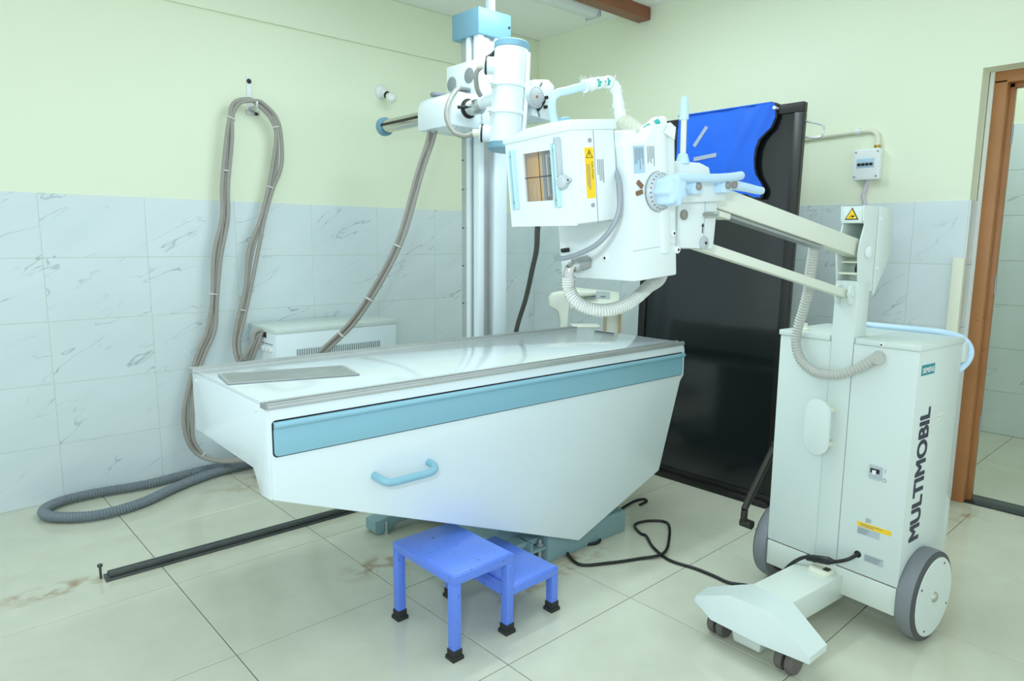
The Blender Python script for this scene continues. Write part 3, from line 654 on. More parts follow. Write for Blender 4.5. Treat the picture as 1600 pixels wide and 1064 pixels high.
def apron_fold(x, y, t):
    g = lambda a, c_, w: a*math.exp(-((x-c_)/w)**2)
    return (g(0.012, 0.15+0.16*t, 0.022)*math.exp(-t*1.8) + g(0.010, 0.20+0.24*t, 0.028)*math.exp(-t*1.4) + g(0.008, 0.30+0.10*t, 0.045)*(1-0.5*t)
            + 0.004*math.sin(11*x+7*y)*(0.3+t) + g(0.007, 0.47-0.05*t, 0.06)*(0.4+t*0.6) + 0.010*t)
def sheet(zoff, inset):
    pts = []
    for j in range(NY+1):
        for i in range(NX+1):
            s = i/NX; t = j/NY
            yy = (BZ+0.006) + (1.49-(BZ+0.006))*t
            xl = interp_left(min(BZ+0.012, max(1.492, yy))) + inset; x = xl+(0.655-xl)*s
            yb = interp_bot(max(0.163, x))+inset; y = (BZ+0.006)+(yb-(BZ+0.006))*t
            fold = apron_fold(x, y, t)
            pts.append((x, y, zoff+fold))
    return pts
def sheet_mb(z0, z1, inset):
    mb = MB(BF); A = sheet(z1, inset); B = sheet(z0, inset); n = len(A); w = NX+1
    fs = []
    for j in range(NY):
        for i in range(NX):
            a = j*w+i; fs.append((a, a+1, a+w+1, a+w)); fs.append((n+a, n+a+w, n+a+w+1, n+a+1))
    for j in range(NY):
        a = j*w; fs.append((a, a+w, n+a+w, n+a)); a = j*w+NX; fs.append((a, n+a, n+a+w, a+w))
    for i in range(NX):
        a = i; fs.append((a, n+a, n+a+1, a+1)); a = NY*w+i; fs.append((a, a+1, n+a+1, n+a))
    return mb.add(A+B, fs)
apb = sheet_mb(0.002, 0.012, 0.0)
# folded over the top and hanging behind the frame
apb.box(0.135, 0.655, BZ-0.002, BZ+0.010, -0.052, 0.016).box(0.14, 0.655, 1.55, BZ+0.008, -0.052, -0.041)
ap = build(apb, 'lead_apron', 'apron_black', origin=BF((0.39, 1.43, 0))); tag(ap, 'bright blue lead apron with black edging folded over the black panel', 'apron')
apf = sheet_mb(0.0125, 0.017, 0.006); apf.box(0.145, 0.655, BZ+0.007, BZ+0.0125, -0.05, 0.026)
build(apf, 'blue_face', 'apron_blue', ap)
def strip(p0, p1, w):
    p0, p1 = V(p0), V(p1); d = (p1-p0).normalized(); n = V((-d.y, d.x, 0))*w/2; pts_, fs_ = [], []; K = 10
    for i in range(K+1):
        for sgn in (-1, 1):
            q_ = p0.lerp(p1, i/K)+n*sgn; t = (BZ+0.006-q_.y)/(BZ+0.006-interp_bot(q_.x)); z = 0.017+apron_fold(q_.x, q_.y, t)
            pts_ += [(q_.x, q_.y, z-0.001), (q_.x, q_.y, z+0.0022)]
    for i in range(K):
        a = 4*i; fs_ += [(a+1, a+3, a+7, a+5), (a, a+4, a+6, a+2), (a, a+1, a+5, a+4), (a+2, a+6, a+7, a+3)]
    fs_ += [(0, 2, 3, 1), (4*K, 4*K+1, 4*K+3, 4*K+2)]
    return MB(BF).add(pts_, fs_)
build(strip((0.552, 1.77, 0), (0.483, 1.86, 0), 0.020), 'hook_tape', 'apron_strip', ap)
build(strip((0.549, 1.705, 0), (0.417, 1.716, 0), 0.020), 'hook_tape', 'apron_strip', ap)
build(MB(BF).cyl((0.128, 1.905, 0.0), (0.128, 1.905, 0.03), 0.008, 8), 'press_stud', 'pvc_white', ap)

# ================================================================== RIGHT WALL FITTINGS
db = empty('switch_box', (XW, 1.424, 1.605)); tag(db, 'white plastic switch box with four black breakers on the right wall', 'switch box')
DFm = Frame((XW, 1.489, 1.605), (0, -1, 0), (0, 0, 1), (-1, 0, 0))
build(MB(DFm).prism(roundrect(0, 0.130, 0, 0.154, 0.010), 'z', -0.004, 0.045), 'case', 'pvc_white', db, bevel=0.004)
build(MB(DFm).box(0.020, 0.105, 0.060, 0.106, 0.043, 0.0475), 'window', 'label_blue', db, bevel=0.001)
for k in range(4): build(MB(DFm).prism([(0.0, 0.070), (0.0, 0.084), (0.008, 0.088), (0.012, 0.074)], 'z', 0.046, 0.056) if False else MB(DFm).box(0.026+0.0195*k, 0.040+0.0195*k, 0.070, 0.083, 0.046, 0.056), 'breaker_toggle', 'black', db, bevel=0.002)
ds = MB(DFm)
for x, y in ((0.012, 0.138), (0.012, 0.016), (0.118, 0.016), (0.118, 0.138)): ds.cyl((x, y, 0.044), (x, y, 0.0475), 0.005, 10)
pieces(ds, 'case_screw', 'steel_dull', db)
cp = empty('conduit_pipe', (XW, 1.40, 1.76)); tag(cp, 'white pvc conduit pipe bending down into the switch box', 'pipe')
build(MB().tube([(XW-0.013, 2.0, 1.84), (XW-0.013, 1.75, 1.845), (XW-0.013, 1.50, 1.853), (XW-0.013, 1.44, 1.852), (XW-0.013, 1.405, 1.842), (XW-0.013, 1.390, 1.815), (XW-0.013, 1.388, 1.765)], 0.0125, 12, 6), 'pipe', 'pvc_cream', cp)
build(MB().cyl((XW-0.013, 1.388, 1.775), (XW-0.013, 1.388, 1.760), 0.015, 12), 'brass_gland', 'brass', cp)
build(MB().cyl((XW-0.013, 1.50, 1.853), (XW-0.013, 1.475, 1.853), 0.016, 12), 'pipe_coupling', 'pvc_white', cp)
tag(build(MB().tube([(XW-0.008, 1.425, 1.606), (XW-0.008, 1.432, 1.56), (XW-0.008, 1.440, 1.53), (XW-0.008, 1.432, 1.50), (XW-0.008, 1.425, 1.45), (XW-0.008, 1.425, 1.2)], 0.010, 8, 6), 'mauve_wire', 'wire_mauve'), 'pale mauve wire running down the wall below the switch box', 'wire')
tag(build(MB().box(XW-0.035, XW+0.001, 0.953, 1.001, 0.0, 1.222), 'cable_trunking', 'pvc_cream', bevel=0.003), 'vertical cream cable trunking on the tiles beside the doorway', 'trunking')

# ================================================================== CREAM CONSOLE BEHIND THE TABLE
co = empty('control_console', (3.22, 2.84, 0)); tag(co, 'cream moulded plastic console on a stand behind the far end of the table', 'console')
th_ = math.radians(-47); CF = Frame((3.17, 2.79, 0), (math.cos(th_+0.10), math.sin(th_+0.10), 0), (-math.sin(th_+0.10), math.cos(th_+0.10), 0), (0, 0, 1))
def flip(p): return p
# x: to the right as seen from the camera, y: away from it
neck = [(-0.235, 0.88), (-0.24, 0.935), (-0.215, 0.968), (-0.10, 0.985), (0.06, 0.985), (0.06, 0.955), (-0.07, 0.945), (-0.105, 0.90), (-0.115, 0.80), (-0.115, 0.05), (-0.165, 0.05), (-0.165, 0.80), (-0.18, 0.855), (-0.21, 0.872)]
build(MB(CF).prism(neck, 'y', 0.0, 0.10), 'curved_stand', 'cream_plastic', co, bevel=0.012, seg=3)
body = MB(CF).hexa([(-0.11, 0.0, 0.870), (0.21, 0.0, 0.868), (0.25, 0.24, 0.925), (-0.13, 0.24, 0.955)], [(-0.10, 0.0, 0.912), (0.20, 0.0, 0.905), (0.235, 0.22, 0.965), (-0.12, 0.22, 1.000)])
body_o = build(body, 'console_top', 'cream_plastic', co, bevel=0.012, seg=3)
nrm = V((0.10, -0.22, 1)).normalized()
build(MB(CF).hexa([(0.0, 0.07, 0.925), (0.15, 0.07, 0.918), (0.17, 0.18, 0.948), (0.0, 0.18, 0.965)], [(0.0, 0.07, 0.938), (0.15, 0.07, 0.930), (0.17, 0.18, 0.962), (0.0, 0.18, 0.980)]), 'key_panel', 'label_silver', body_o)
for x, y, z in ((0.035, 0.095, 0.950), (0.095, 0.09, 0.944)): build(MB(CF).box(x, x+0.03, y, y+0.018, z-0.006, z), 'key', 'print_grey', body_o)
build(MB(CF).prism([(0.13, 0.05), (0.235, 0.05), (0.235, 0.90), (0.13, 0.915)], 'y', 0.06, 0.16), 'rear_post', 'cream_plastic', co, bevel=0.008)
for x in (0.112, 0.205): build(MB(CF).box(x, x+0.014, 0.045, 0.062, 0.3, 0.84), 'brown_strip', 'brown_beige', co)
build(MB(CF).box(-0.20, 0.28, -0.06, 0.30, 0.0, 0.055), 'foot', 'cream_plastic', co, bevel=0.015)
build(MB(CF).box(-0.10, 0.07, -0.10, 0.02, 0.766, 0.780), 'tray', 'cream_plastic', co, bevel=0.005)

# ================================================================== STEP STOOL
st = empty('step_stool', (1.40, 1.72, 0)); tag(st, 'chipped blue painted metal two-step stool with black rubber feet', 'step stool')
sx0, sx1, sx2, sy0, sy1, zt_, zl = 1.180, 1.428, 1.640, 1.548, 1.885, 0.279, 0.163
LG = 0.030
def leg(x, y, z1):
    build(MB().box(x, x+LG, y, y+LG, 0.020, z1), 'leg', 'stool_blue', st, bevel=0.002)
    ft = MB().box(x-0.0025, x+LG+0.0025, y-0.0025, y+LG+0.0025, 0.008, 0.034)
    ft.hexa([(x-0.007, y-0.007, 0.0), (x+LG+0.007, y-0.007, 0.0), (x+LG+0.007, y+LG+0.007, 0.0), (x-0.007, y+LG+0.007, 0.0)], [(x-0.006, y-0.006, 0.013), (x+LG+0.006, y-0.006, 0.013), (x+LG+0.006, y+LG+0.006, 0.013), (x-0.006, y+LG+0.006, 0.013)])
    build(ft, 'rubber_foot', 'rubber', st, bevel=0.002)
for x, y, z in ((sx0, sy0, zt_-0.032), (sx0, sy1-LG, zt_-0.032), (sx1-LG, sy0, zt_-0.032), (sx1-LG, sy1-LG, zt_-0.032), (sx2-LG, sy0, zl-0.032), (sx2-LG, sy1-LG, zl-0.032)): leg(x, y, z)
def tread(x0, x1, z):
    t = build(MB().box(x0+0.004, x1-0.004, sy0+0.004, sy1-0.004, z-0.008, z), 'tread', 'stool_blue', st, bevel=0.002)
    for (a0, a1, b0, b1) in ((x0, x1, sy0, sy0+0.022), (x0, x1, sy1-0.022, sy1), (x0, x0+0.022, sy0+0.022, sy1-0.022), (x1-0.022, x1, sy0+0.022, sy1-0.022)):
        build(MB().box(a0, a1, b0, b1, z-0.032, z-0.003), 'frame_bar', 'stool_blue', t, bevel=0.0015)
tread(sx0, sx1, zt_); tread(sx1, sx2, zl)
fr1 = MB().box(sx1-LG, sx1-0.004, sy0+LG, sy1-LG, zl-0.032, zl-0.006); build(fr1, 'cross_bar', 'stool_blue', st)

# ================================================================== MOBILE X-RAY UNIT
th = math.radians(84.4); lv = V((math.cos(th), math.sin(th), 0)); fv = V((-math.sin(th), math.cos(th), 0))
O_ = V((2.42, 0.61, 0))
UF = Frame(O_, fv, lv, (0, 0, 1))          # x forward, y to the unit's far side, z up
mu = empty('mobile_xray_unit', UF((0, 0.286, 0)), math.atan2(fv.y, fv.x)); tag(mu, 'cream mobile x-ray unit on wheels with a long arm and lettered cabinet', 'x-ray machine')
cl0, cl1, cf0, cf1 = 0.054, 0.518, -0.185, 0.136
cab = build(MB(UF).box(cf0, cf1, cl0, cl1, 0.196, 0.962), 'cabinet', 'enamel_cream', mu, bevel=0.004)
lid = build(MB(UF).box(cf0-0.003, cf1+0.004, cl0-0.004, 0.250, 0.962, 0.981).box(cf0-0.003, cf1+0.004, 0.335, cl1+0.004, 0.962, 0.981).box(cf0-0.003, 0.05, 0.25, 0.335, 0.962, 0.981), 'lid', 'enamel_cream', mu, bevel=0.003)
build(MB(UF).box(cf0, cf1+0.002, cl0+0.002, cl1-0.002, 0.100, 0.193), 'chassis', 'chassis_cream', mu, bevel=0.004)
build(MB(UF).box(cf0+0.02, cf1-0.004, cl0+0.01, cl1-0.01, 0.192, 0.197), 'chassis_gap', 'rust_brown', mu)
SF = Frame(UF((cf1, 0, 0)), -lv, (0, 0, 1), fv)       # front face: x to the right in the photo (toward smaller lateral), y up, z out
def sfx(l_): return -l_
# seams of the centre strip
pieces(MB(SF).box(sfx(0.331), sfx(0.3297), 0.197, 0.962, -0.002, 0.0007).box(sfx(0.2553), sfx(0.254), 0.197, 0.962, -0.002, 0.0007), 'panel_seam', 'print_grey', cab)
sc1 = MB(SF)
for l_, z in ((0.437, 0.970), (0.165, 0.970)): screw(sc1, (sfx(l_), z, 0.004), (0, 0, 1), 0.008, 0.003)
pieces(sc1, 'lid_screw', 'pvc_white', lid)
sc2 = MB(SF)
for l_, z in ((0.437, 0.970), (0.165, 0.970)): sc2.cyl((sfx(l_), z, 0.0068), (sfx(l_), z, 0.0078), 0.003, 8)
pieces(sc2, 'screw_slot', 'dark_metal', lid)
build(MB(UF).lathe((0.10, 0.447, 0.981), (0, 0, 1), [(0.014, 0), (0.014, 0.008), (0.008, 0.012), (0.007, 0.026)], 14), 'lid_button', 'pvc_cream', lid)
# oval cable holder
ov = build(MB(SF).prism(roundrect(sfx(0.372), sfx(0.283), 0.580, 0.770, 0.0444, 9), 'z', 0.052, 0.062), 'cable_holder', 'enamel_cream', mu, bevel=0.002)
build(MB(SF).prism(roundrect(sfx(0.352), sfx(0.303), 0.615, 0.735, 0.024, 7), 'z', -0.002, 0.053), 'holder_post', 'enamel_cream', ov)
pieces(MB(SF).prism([(0.0, 0.0), (0.0, 0.05), (-0.04, 0.05)], 'z', 0, 0.01) if False else MB(SF).box(sfx(0.345), sfx(0.297), 0.722, 0.742, 0.0, 0.05).box(sfx(0.345), sfx(0.297), 0.605, 0.622, 0.0, 0.05), 'holder_rib', 'pvc_cream', ov, bevel=0.004)
# breaker switch on the front
bk = build(MB(SF).prism(roundrect(sfx(0.171), sfx(0.131), 0.532, 0.577, 0.003), 'z', -0.002, 0.004), 'breaker_plate', 'label_silver', mu)
build(MB(SF).box(sfx(0.166), sfx(0.138), 0.553, 0.567, 0.002, 0.006), 'breaker_body', 'black', bk)
build(MB(SF).box(sfx(0.158), sfx(0.147), 0.549, 0.563, 0.004, 0.012), 'breaker_toggle', 'pvc_white', bk, bevel=0.001)
ring = MB(SF)
for k in range(16):
    a, b = 2*math.pi*k/16, 2*math.pi*(k+1)/16; cx_, cy_ = sfx(0.122), 0.536
    ring.add([(cx_+0.006*math.cos(a), cy_+0.006*math.sin(a), 0.0006), (cx_+0.006*math.cos(b), cy_+0.006*math.sin(b), 0.0006), (cx_+0.0045*math.cos(b), cy_+0.0045*math.sin(b), 0.0006), (cx_+0.0045*math.cos(a), cy_+0.0045*math.sin(a), 0.0006)], [(0, 1, 2, 3)])
build(ring.box(sfx(0.122)-0.0008, sfx(0.122)+0.0008, 0.560, 0.572, 0, 0.0006), 'switch_marks', 'print_grey', bk)
# labels on the front
plate(SF, 'label', 'yellow', cab, sfx(0.196), 0.360, 0.108, 0.016, 0.0008)
printed(SF, cab, sfx(0.186), 0.3625, 0.085, 0.011, 2, 0.0013, 'print_grey', 14)
plate(SF, 'label', 'label_silver', cab, sfx(0.194), 0.334, 0.072, 0.024, 0.0008)
printed(SF, cab, sfx(0.192), 0.336, 0.046, 0.020, 5, 0.0012, 'print_grey', 3)
printed(SF, cab, sfx(0.170), 0.379, 0.03, 0.016, 4, 0.0008, 'print_grey', 4)
plate(SF, 'label', 'label_silver', cab, sfx(0.165), 0.247, 0.062, 0.026, 0.0008)
printed(SF, cab, sfx(0.162), 0.250, 0.054, 0.020, 4, 0.0012, 'print_grey', 5)
printed(SF, cab, sfx(0.315), 0.372, 0.028, 0.016, 3, 0.0008, 'print_grey', 6)
# side face lettering
DF = Frame(UF((0, cl0, 0)), -fv, (0, 0, 1), -lv)   # x toward the back, y up, z out
plate(DF, 'badge', 'teal_badge', cab, -0.112, 0.884, 0.092, 0.033, 0.0008)
text('SIEMENS', 'badge_lettering', 'label_white', cab, DF((-0.106, 0.892, 0.0013)), DF.x, DF.y, 0.016, 0.080, bold=0.0008)
text('MULTIMOBIL', 'lettering', 'print_navy', cab, DF((-0.022, 0.340, 0.0012)), DF.y, -DF.x, 0.066, 0.434, bold=0.0032)
smk = MB(DF); rr = random.Random(5)
for k in range(9):
    y = 0.694+0.0055*k; x = -0.03+rr.uniform(-0.006, 0.01); smk.add([(x, y, 0.0006), (x+0.09+rr.uniform(-0.02, 0.03), y+0.010, 0.0006), (x+0.09+rr.uniform(-0.02, 0.03), y+0.0165, 0.0006), (x, y+0.006, 0.0006)], [(0, 1, 2, 3)])
build(smk, 'scuff_mark', 'scuff', cab)
# push handle round the back
nr = [(-0.185, cl0+0.022, 0.862), (-0.225, cl0+0.012, 0.878), (-0.255, cl0+0.006, 0.905), (-0.262, cl0+0.010, 0.938), (-0.245, cl0+0.030, 0.968), (-0.222, cl0+0.075, 0.982), (-0.215, 0.20, 0.984)]
build(MB(UF).tube(nr+[(-0.215, 0.286, 0.984)]+[(p[0], 0.572-p[1], p[2]) for p in reversed(nr)], 0.0145, 12, 6), 'push_handle', 'grip_blue', mu)
for l0 in (cl0-0.002, cl1-0.038): build(MB(UF).box(-0.228, cf0, l0, l0+0.040, 0.895, 0.962), 'handle_bracket', 'enamel_cream', mu, bevel=0.004)
build(MB(UF).prism([(cf0-0.001, 0.24), (cf0-0.06, 0.26), (cf0-0.06, 0.40), (cf0-0.03, 0.43), (cf0-0.001, 0.44)], 'y', cl0+0.01, cl1-0.01), 'rear_box', 'enamel_cream', mu, bevel=0.005)
# big wheels
def big_wheel(l_out, sgn):
    c0 = V((0, l_out, 0.15)); d = (0, sgn, 0)
    w = build(MB(UF).lathe(c0, d, [(0.126, 0.0), (0.138, -0.001), (0.147, 0.006), (0.150, 0.014), (0.150, 0.044), (0.147, 0.052), (0.136, 0.056)], 56), 'wheel', 'tyre', mu)
    build(MB(UF).lathe(c0, d, [(0.1365, -0.0018), (0.147, 0.0035), (0.1475, 0.008), (0.136, 0.008)], 56), 'tyre_edge', 'tyre_dark', w)
    build(MB(UF).lathe(c0, d, [(0.130, -0.004), (0.1335, 0.0), (0.1335, 0.006)], 56), 'wheel_disc', 'enamel_cream', w)
    build(MB(UF).lathe(c0, d, [(0.010, -0.012), (0.016, -0.009), (0.018, -0.004), (0.022, -0.003), (0.022, 0.0)], 16), 'hub', 'chrome', w)
    ws = MB(UF)
    for k in range(4):
        a = math.radians(28+90*k); ws.cyl((0.115*math.cos(a), l_out-sgn*0.005, 0.15+0.115*math.sin(a)), (0.115*math.cos(a), l_out-sgn*0.003, 0.15+0.115*math.sin(a)), 0.004, 8)
    pieces(ws, 'disc_screw', 'dark_metal', w)
    build(MB(UF).lathe(c0, d, [(0.118, 0.052), (0.118, 0.057)], 40), 'inner_disc', 'rust_brown', w)
big_wheel(0.0, 1); big_wheel(0.572, -1)
# T-shaped front foot
tp = 0.170
beam = MB(UF).prism([(0.12, 0.229), (0.441, 0.229), (0.441, 0.373), (0.12, 0.373)], 'z', 0.085, tp)
build(beam, 'foot_beam', 'chassis_cream', mu, bevel=0.003)
cbp_top = [(0.40, 0.229), (0.463, 0.229), (0.563, 0.235), (0.575, 0.373), (0.40, 0.373)]
cross = MB(UF)
# top plateau, sloping tips, sloping front apron
pts = [(0.44, 0.229, tp), (0.55, 0.232, tp), (0.565, 0.373, tp), (0.44, 0.373, tp),      # 0-3 plateau
       (0.488, 0.088, 0.118), (0.575, 0.090, 0.108), (0.600, 0.410, 0.112), (0.580, 0.490, 0.122), (0.50, 0.505, 0.122),   # 4-8
       (0.488, 0.088, 0.098), (0.578, 0.090, 0.088), (0.612, 0.405, 0.088), (0.585, 0.492, 0.105), (0.50, 0.507, 0.105), (0.44, 0.229, 0.095), (0.44, 0.373, 0.095), (0.600, 0.235, 0.108), (0.606, 0.235, 0.088)]
cross.add(pts, [(0, 1, 2, 3), (0, 4, 5, 1), (1, 5, 16), (1, 16, 6, 2), (2, 6, 7), (2, 7, 8, 3), (4, 9, 10, 5), (5, 10, 17, 16), (16, 17, 11, 6), (6, 11, 12, 7), (7, 12, 13, 8), (0, 14, 9, 4), (3, 8, 13, 15), (0, 3, 15, 14), (14, 15, 13, 12, 11, 17, 10, 9)])
build(cross, 'foot_crossbar', 'enamel_cream', mu)
bmp = MB(UF).hexa([(0.47, 0.262, 0.030), (0.565, 0.255, 0.030), (0.572, 0.345, 0.030), (0.47, 0.345, 0.030)], [(0.46, 0.250, 0.10), (0.580, 0.245, 0.10), (0.588, 0.352, 0.10), (0.46, 0.352, 0.10)])
build(bmp, 'front_bumper', 'enamel_cream', mu, bevel=0.006)
for l0 in (0.150, 0.395):
    ca = build(MB(UF).cyl((0.525, l0+0.028, 0.045), (0.525, l0+0.028, 0.10), 0.012, 10).box(0.505, 0.548, l0+0.026, l0+0.034, 0.03, 0.075), 'caster', 'dark_metal', mu)
    for k in (0, 0.034):
        build(MB(UF).lathe((0.530, l0+k, 0.038), (0, 1, 0), [(0.022, 0.0), (0.034, 0.001), (0.038, 0.006), (0.038, 0.020), (0.034, 0.025), (0.022, 0.026)], 24), 'caster_wheel', 'caster_grey', ca)
# latch plate and power lead
build(MB(UF).prism(roundrect(0.136, 0.205, 0.250, 0.322, 0.020), 'z', 0.168, 0.183), 'latch_plate', 'pvc_cream', mu, bevel=0.003)
build(MB(UF).box(0.160, 0.182, 0.258, 0.276, 0.180, 0.187), 'latch_slot', 'dark_metal', mu)
hole = UF((0.134, 0.186, 0.262)); k1 = UF((0.162, 0.205, 0.243)); k2 = UF((0.172, 0.245, 0.222)); k3 = UF((0.172, 0.290, 0.212)); k4 = UF((0.175, 0.345, 0.200))
pw = empty('power_cable', V((2.3, 1.5, 0))); tag(pw, 'thin black power cable winding over the floor to the mobile unit', 'cable')
build(MB().tube(pcp+[UF((0.24, 0.50, 0.012)), UF((0.225, 0.44, 0.06)), UF((0.20, 0.39, 0.155)), k4, k3, k2, k1, hole], 0.0062, 10, 6), 'lead', 'black', pw)
dd = (k2-k4).normalized()
plug = MB(); plug.lathe(k4+dd*0.004, dd, [(0.007, 0), (0.011, 0.004), (0.011, 0.022), (0.013, 0.024), (0.013, 0.046), (0.0135, 0.05), (0.0135, 0.08), (0.009, 0.092), (0.007, 0.100)], 12)
build(plug, 'plug_connector', 'black', pw)
build(MB(SF).lathe((sfx(0.186), 0.262, 0.0), (0, 0, 1), [(0.012, 0), (0.012, 0.001), (0.009, 0.002)], 14), 'cable_hole', 'print_black', cab)
# black brake lever at the far side
build(MB(UF).tube([(-0.02, 0.605, 0.50), (0.02, 0.605, 0.46), (0.15, 0.605, 0.30), (0.158, 0.605, 0.285), (0.160, 0.605, 0.245), (0.150, 0.605, 0.225)], 0.013, 8, 3).cyl((0.152, 0.575, 0.23), (0.152, 0.62, 0.23), 0.018, 8), 'brake_lever', 'dark_metal', mu)
build(MB(UF).box(-0.04, 0.0, 0.516, 0.61, 0.48, 0.52), 'lever_mount', 'dark_metal', mu)
# mast
m0, m1 = 0.255, 0.331
mast = MB(UF).box(0.060, 0.138, m0, m1, 0.19, 1.165)
build(mast, 'mast', 'enamel_cream', mu, bevel=0.003)
mh = MB(UF)
for la, lb in ((m0, m0+0.006), (m1-0.006, m1)):      # cheek plates with a bowed front edge
    mh.prism([(0.060, 1.16), (0.138, 1.16), (0.146, 1.21), (0.152, 1.25), (0.148, 1.28), (0.125, 1.345), (0.136, 1.358), (0.140, 1.405), (-0.01, 1.405), (-0.045, 1.385), (-0.045, 1.26), (0.020, 1.13), (0.060, 1.13)], 'y', la, lb)
mh.box(-0.040, -0.028, m0+0.006, m1-0.006, 1.26, 1.405).box(-0.03, 0.139, m0+0.006, m1-0.006, 1.350, 1.403)
build(mh, 'mast_head', 'enamel_cream', mu, bevel=0.002)
build(MB(UF).box(-0.055, 0.040, m0-0.004, m0, 1.12, 1.400) if False else MB(UF).prism([(0.046, 1.405), (-0.05, 1.392), (-0.052, 1.25), (0.046, 1.115)], 'y', m0-0.006, m0), 'side_cover', 'enamel_cream', mu, bevel=0.002)
mf = MB(UF); screw(mf, (0.036, m0-0.006, 1.365), (0, -1, 0), 0.006, 0.004); screw(mf, (0.036, m0-0.006, 1.205), (0, -1, 0), 0.006, 0.004)
pieces(mf, 'cover_screw', 'pvc_white', mu)
build(MB(UF).lathe((0.095, m0-0.001, 1.258), (0, -1, 0), [(0.020, 0), (0.020, 0.006), (0.012, 0.010)], 18), 'pivot_cap', 'pvc_white', mu)
build(MB(UF).cyl((0.095, m0+0.004, 1.258), (0.095, m1-0.004, 1.258), 0.012, 12), 'pivot_pin', 'steel', mu)
pieces(MB(UF).box(0.10, 0.135, m0+0.006, m1-0.006, 1.185, 1.192).box(0.085, 0.12, m0+0.006, m1-0.006, 1.222, 1.228), 'inner_bar', 'pvc_cream', mu)
build(MB(UF).tube([(0.10, 0.28, 1.22), (0.115, 0.275, 1.195), (0.09, 0.27, 1.17)], 0.006, 8, 4), 'inner_wire', 'black', mu)
def triangle(fr, cx_, cy_, w, z, parent, symbol='hand'):
    h = w*0.88
    plate_ = MB(fr).prism([(cx_-w/2, cy_-h/2), (cx_+w/2, cy_-h/2), (cx_, cy_+h/2)], 'z', z-0.001, z+0.0006); build(plate_, 'warning_border', 'print_black', parent)
    k = 0.78; y_ = cy_-h*0.025
    build(MB(fr).prism([(cx_-w/2*k, y_-h/2*k+h*0.0), (cx_+w/2*k, y_-h/2*k), (cx_, y_+h/2*k)], 'z', z, z+0.0010), 'warning_triangle', 'yellow', parent)
    s_ = MB(fr); yb = cy_-h*0.30
    if symbol == 'hand':
        s_.prism(roundrect(cx_-w*0.02, cx_+w*0.20, yb, yb+h*0.15, h*0.06, 3), 'z', z, z+0.0014)
        s_.prism([(cx_-w*0.20, yb), (cx_+w*0.0, yb), (cx_-w*0.04, yb+h*0.05), (cx_-w*0.20, yb+h*0.04)], 'z', z, z+0.0014)
        s_.prism([(cx_-w*0.06, yb+h*0.13), (cx_-w*0.02, yb+h*0.13), (cx_-w*0.04, yb+h*0.30)], 'z', z, z+0.0014)
    else:
        s_.prism([(cx_-w*0.035, cy_-h*0.08), (cx_+w*0.035, cy_-h*0.08), (cx_+w*0.05, cy_+h*0.20), (cx_-w*0.05, cy_+h*0.20)], 'z', z, z+0.0014).box(cx_-w*0.035, cx_+w*0.035, cy_-h*0.22, cy_-h*0.13, z, z+0.0014)
    build(s_, 'warning_symbol', 'print_black', parent)
MFm = Frame(UF((0.1392, 0.293, 1.380)), -lv, (0, 0, 1), fv)
triangle(MFm, 0.0, 0.0, 0.044, 0.0006, bpy.data.objects['mast_head'])
# parallel arms
def slab(a, b, w, h, l_c, mb=None):
    a, b = V(a), V(b); d = (b-a).normalized(); n = V((-d.z, 0, d.x))
    mb = mb or MB(UF); q = []
    for p in (a, b):
        for s1, s2 in ((-1, -1), (-1, 1), (1, 1), (1, -1)): q.append(tuple(V((p.x, l_c, p.z))+V((0, w/2*s1, 0))+n*h/2*s2))
    return mb.hexa(q[:4], q[4:])
ua = build(slab((0.075, 0, 1.262), (0.90, 0, 1.408), 0.050, 0.056, 0.293), 'upper_arm', 'arm_cream', mu, bevel=0.004)
build(slab((0.33, 0, 1.272), (0.84, 0, 1.361), 0.034, 0.008, 0.293), 'arm_channel', 'steel_dull', ua)
build(slab((0.80, 0, 1.352), (0.90, 0, 1.368), 0.040, 0.016, 0.293), 'arm_pad', 'arm_cream', ua, bevel=0.003)
la = build(slab((0.120, 0, 1.117), (0.94, 0, 1.285), 0.026, 0.026, 0.293), 'lower_arm', 'arm_cream', mu, bevel=0.003)
lug = MB(UF)
for l_ in (m0+0.010, m1-0.022): lug.prism([(0.130, 1.085), (0.160, 1.090), (0.172, 1.125), (0.160, 1.150), (0.130, 1.150)], 'y', l_, l_+0.008)
pieces(lug.cyl((0.155, m0+0.004, 1.122), (0.155, m1-0.006, 1.122), 0.007, 10), 'lower_arm_lug', 'enamel_cream', mu, bevel=0.001)
# corrugated duct from the arm down to the cabinet
dpts = [UF(p) for p in ((0.30, 0.318, 1.30), (0.262, 0.345, 1.25), (0.235, 0.366, 1.19), (0.20, 0.388, 1.13), (0.182, 0.412, 1.06), (0.172, 0.432, 1.00), (0.172, 0.436, 0.945), (0.178, 0.410, 0.890), (0.185, 0.350, 0.858), (0.182, 0.275, 0.862), (0.168, 0.215, 0.893), (0.150, 0.180, 0.924), (0.138, 0.172, 0.930))]
dh = build(MB().tube(dpts, ribs(0.0155, 0.0020), 18, 8, step=0.0052), 'corrugated_duct', 'hose_duct', mu)
build(MB(SF).lathe((sfx(0.172), 0.930, 0.0), V((0.35, -0.15, 1)), [(0.020, -0.004), (0.020, 0.008), (0.018, 0.010), (0.018, 0.026)], 20), 'duct_socket', 'hose_duct', dh)
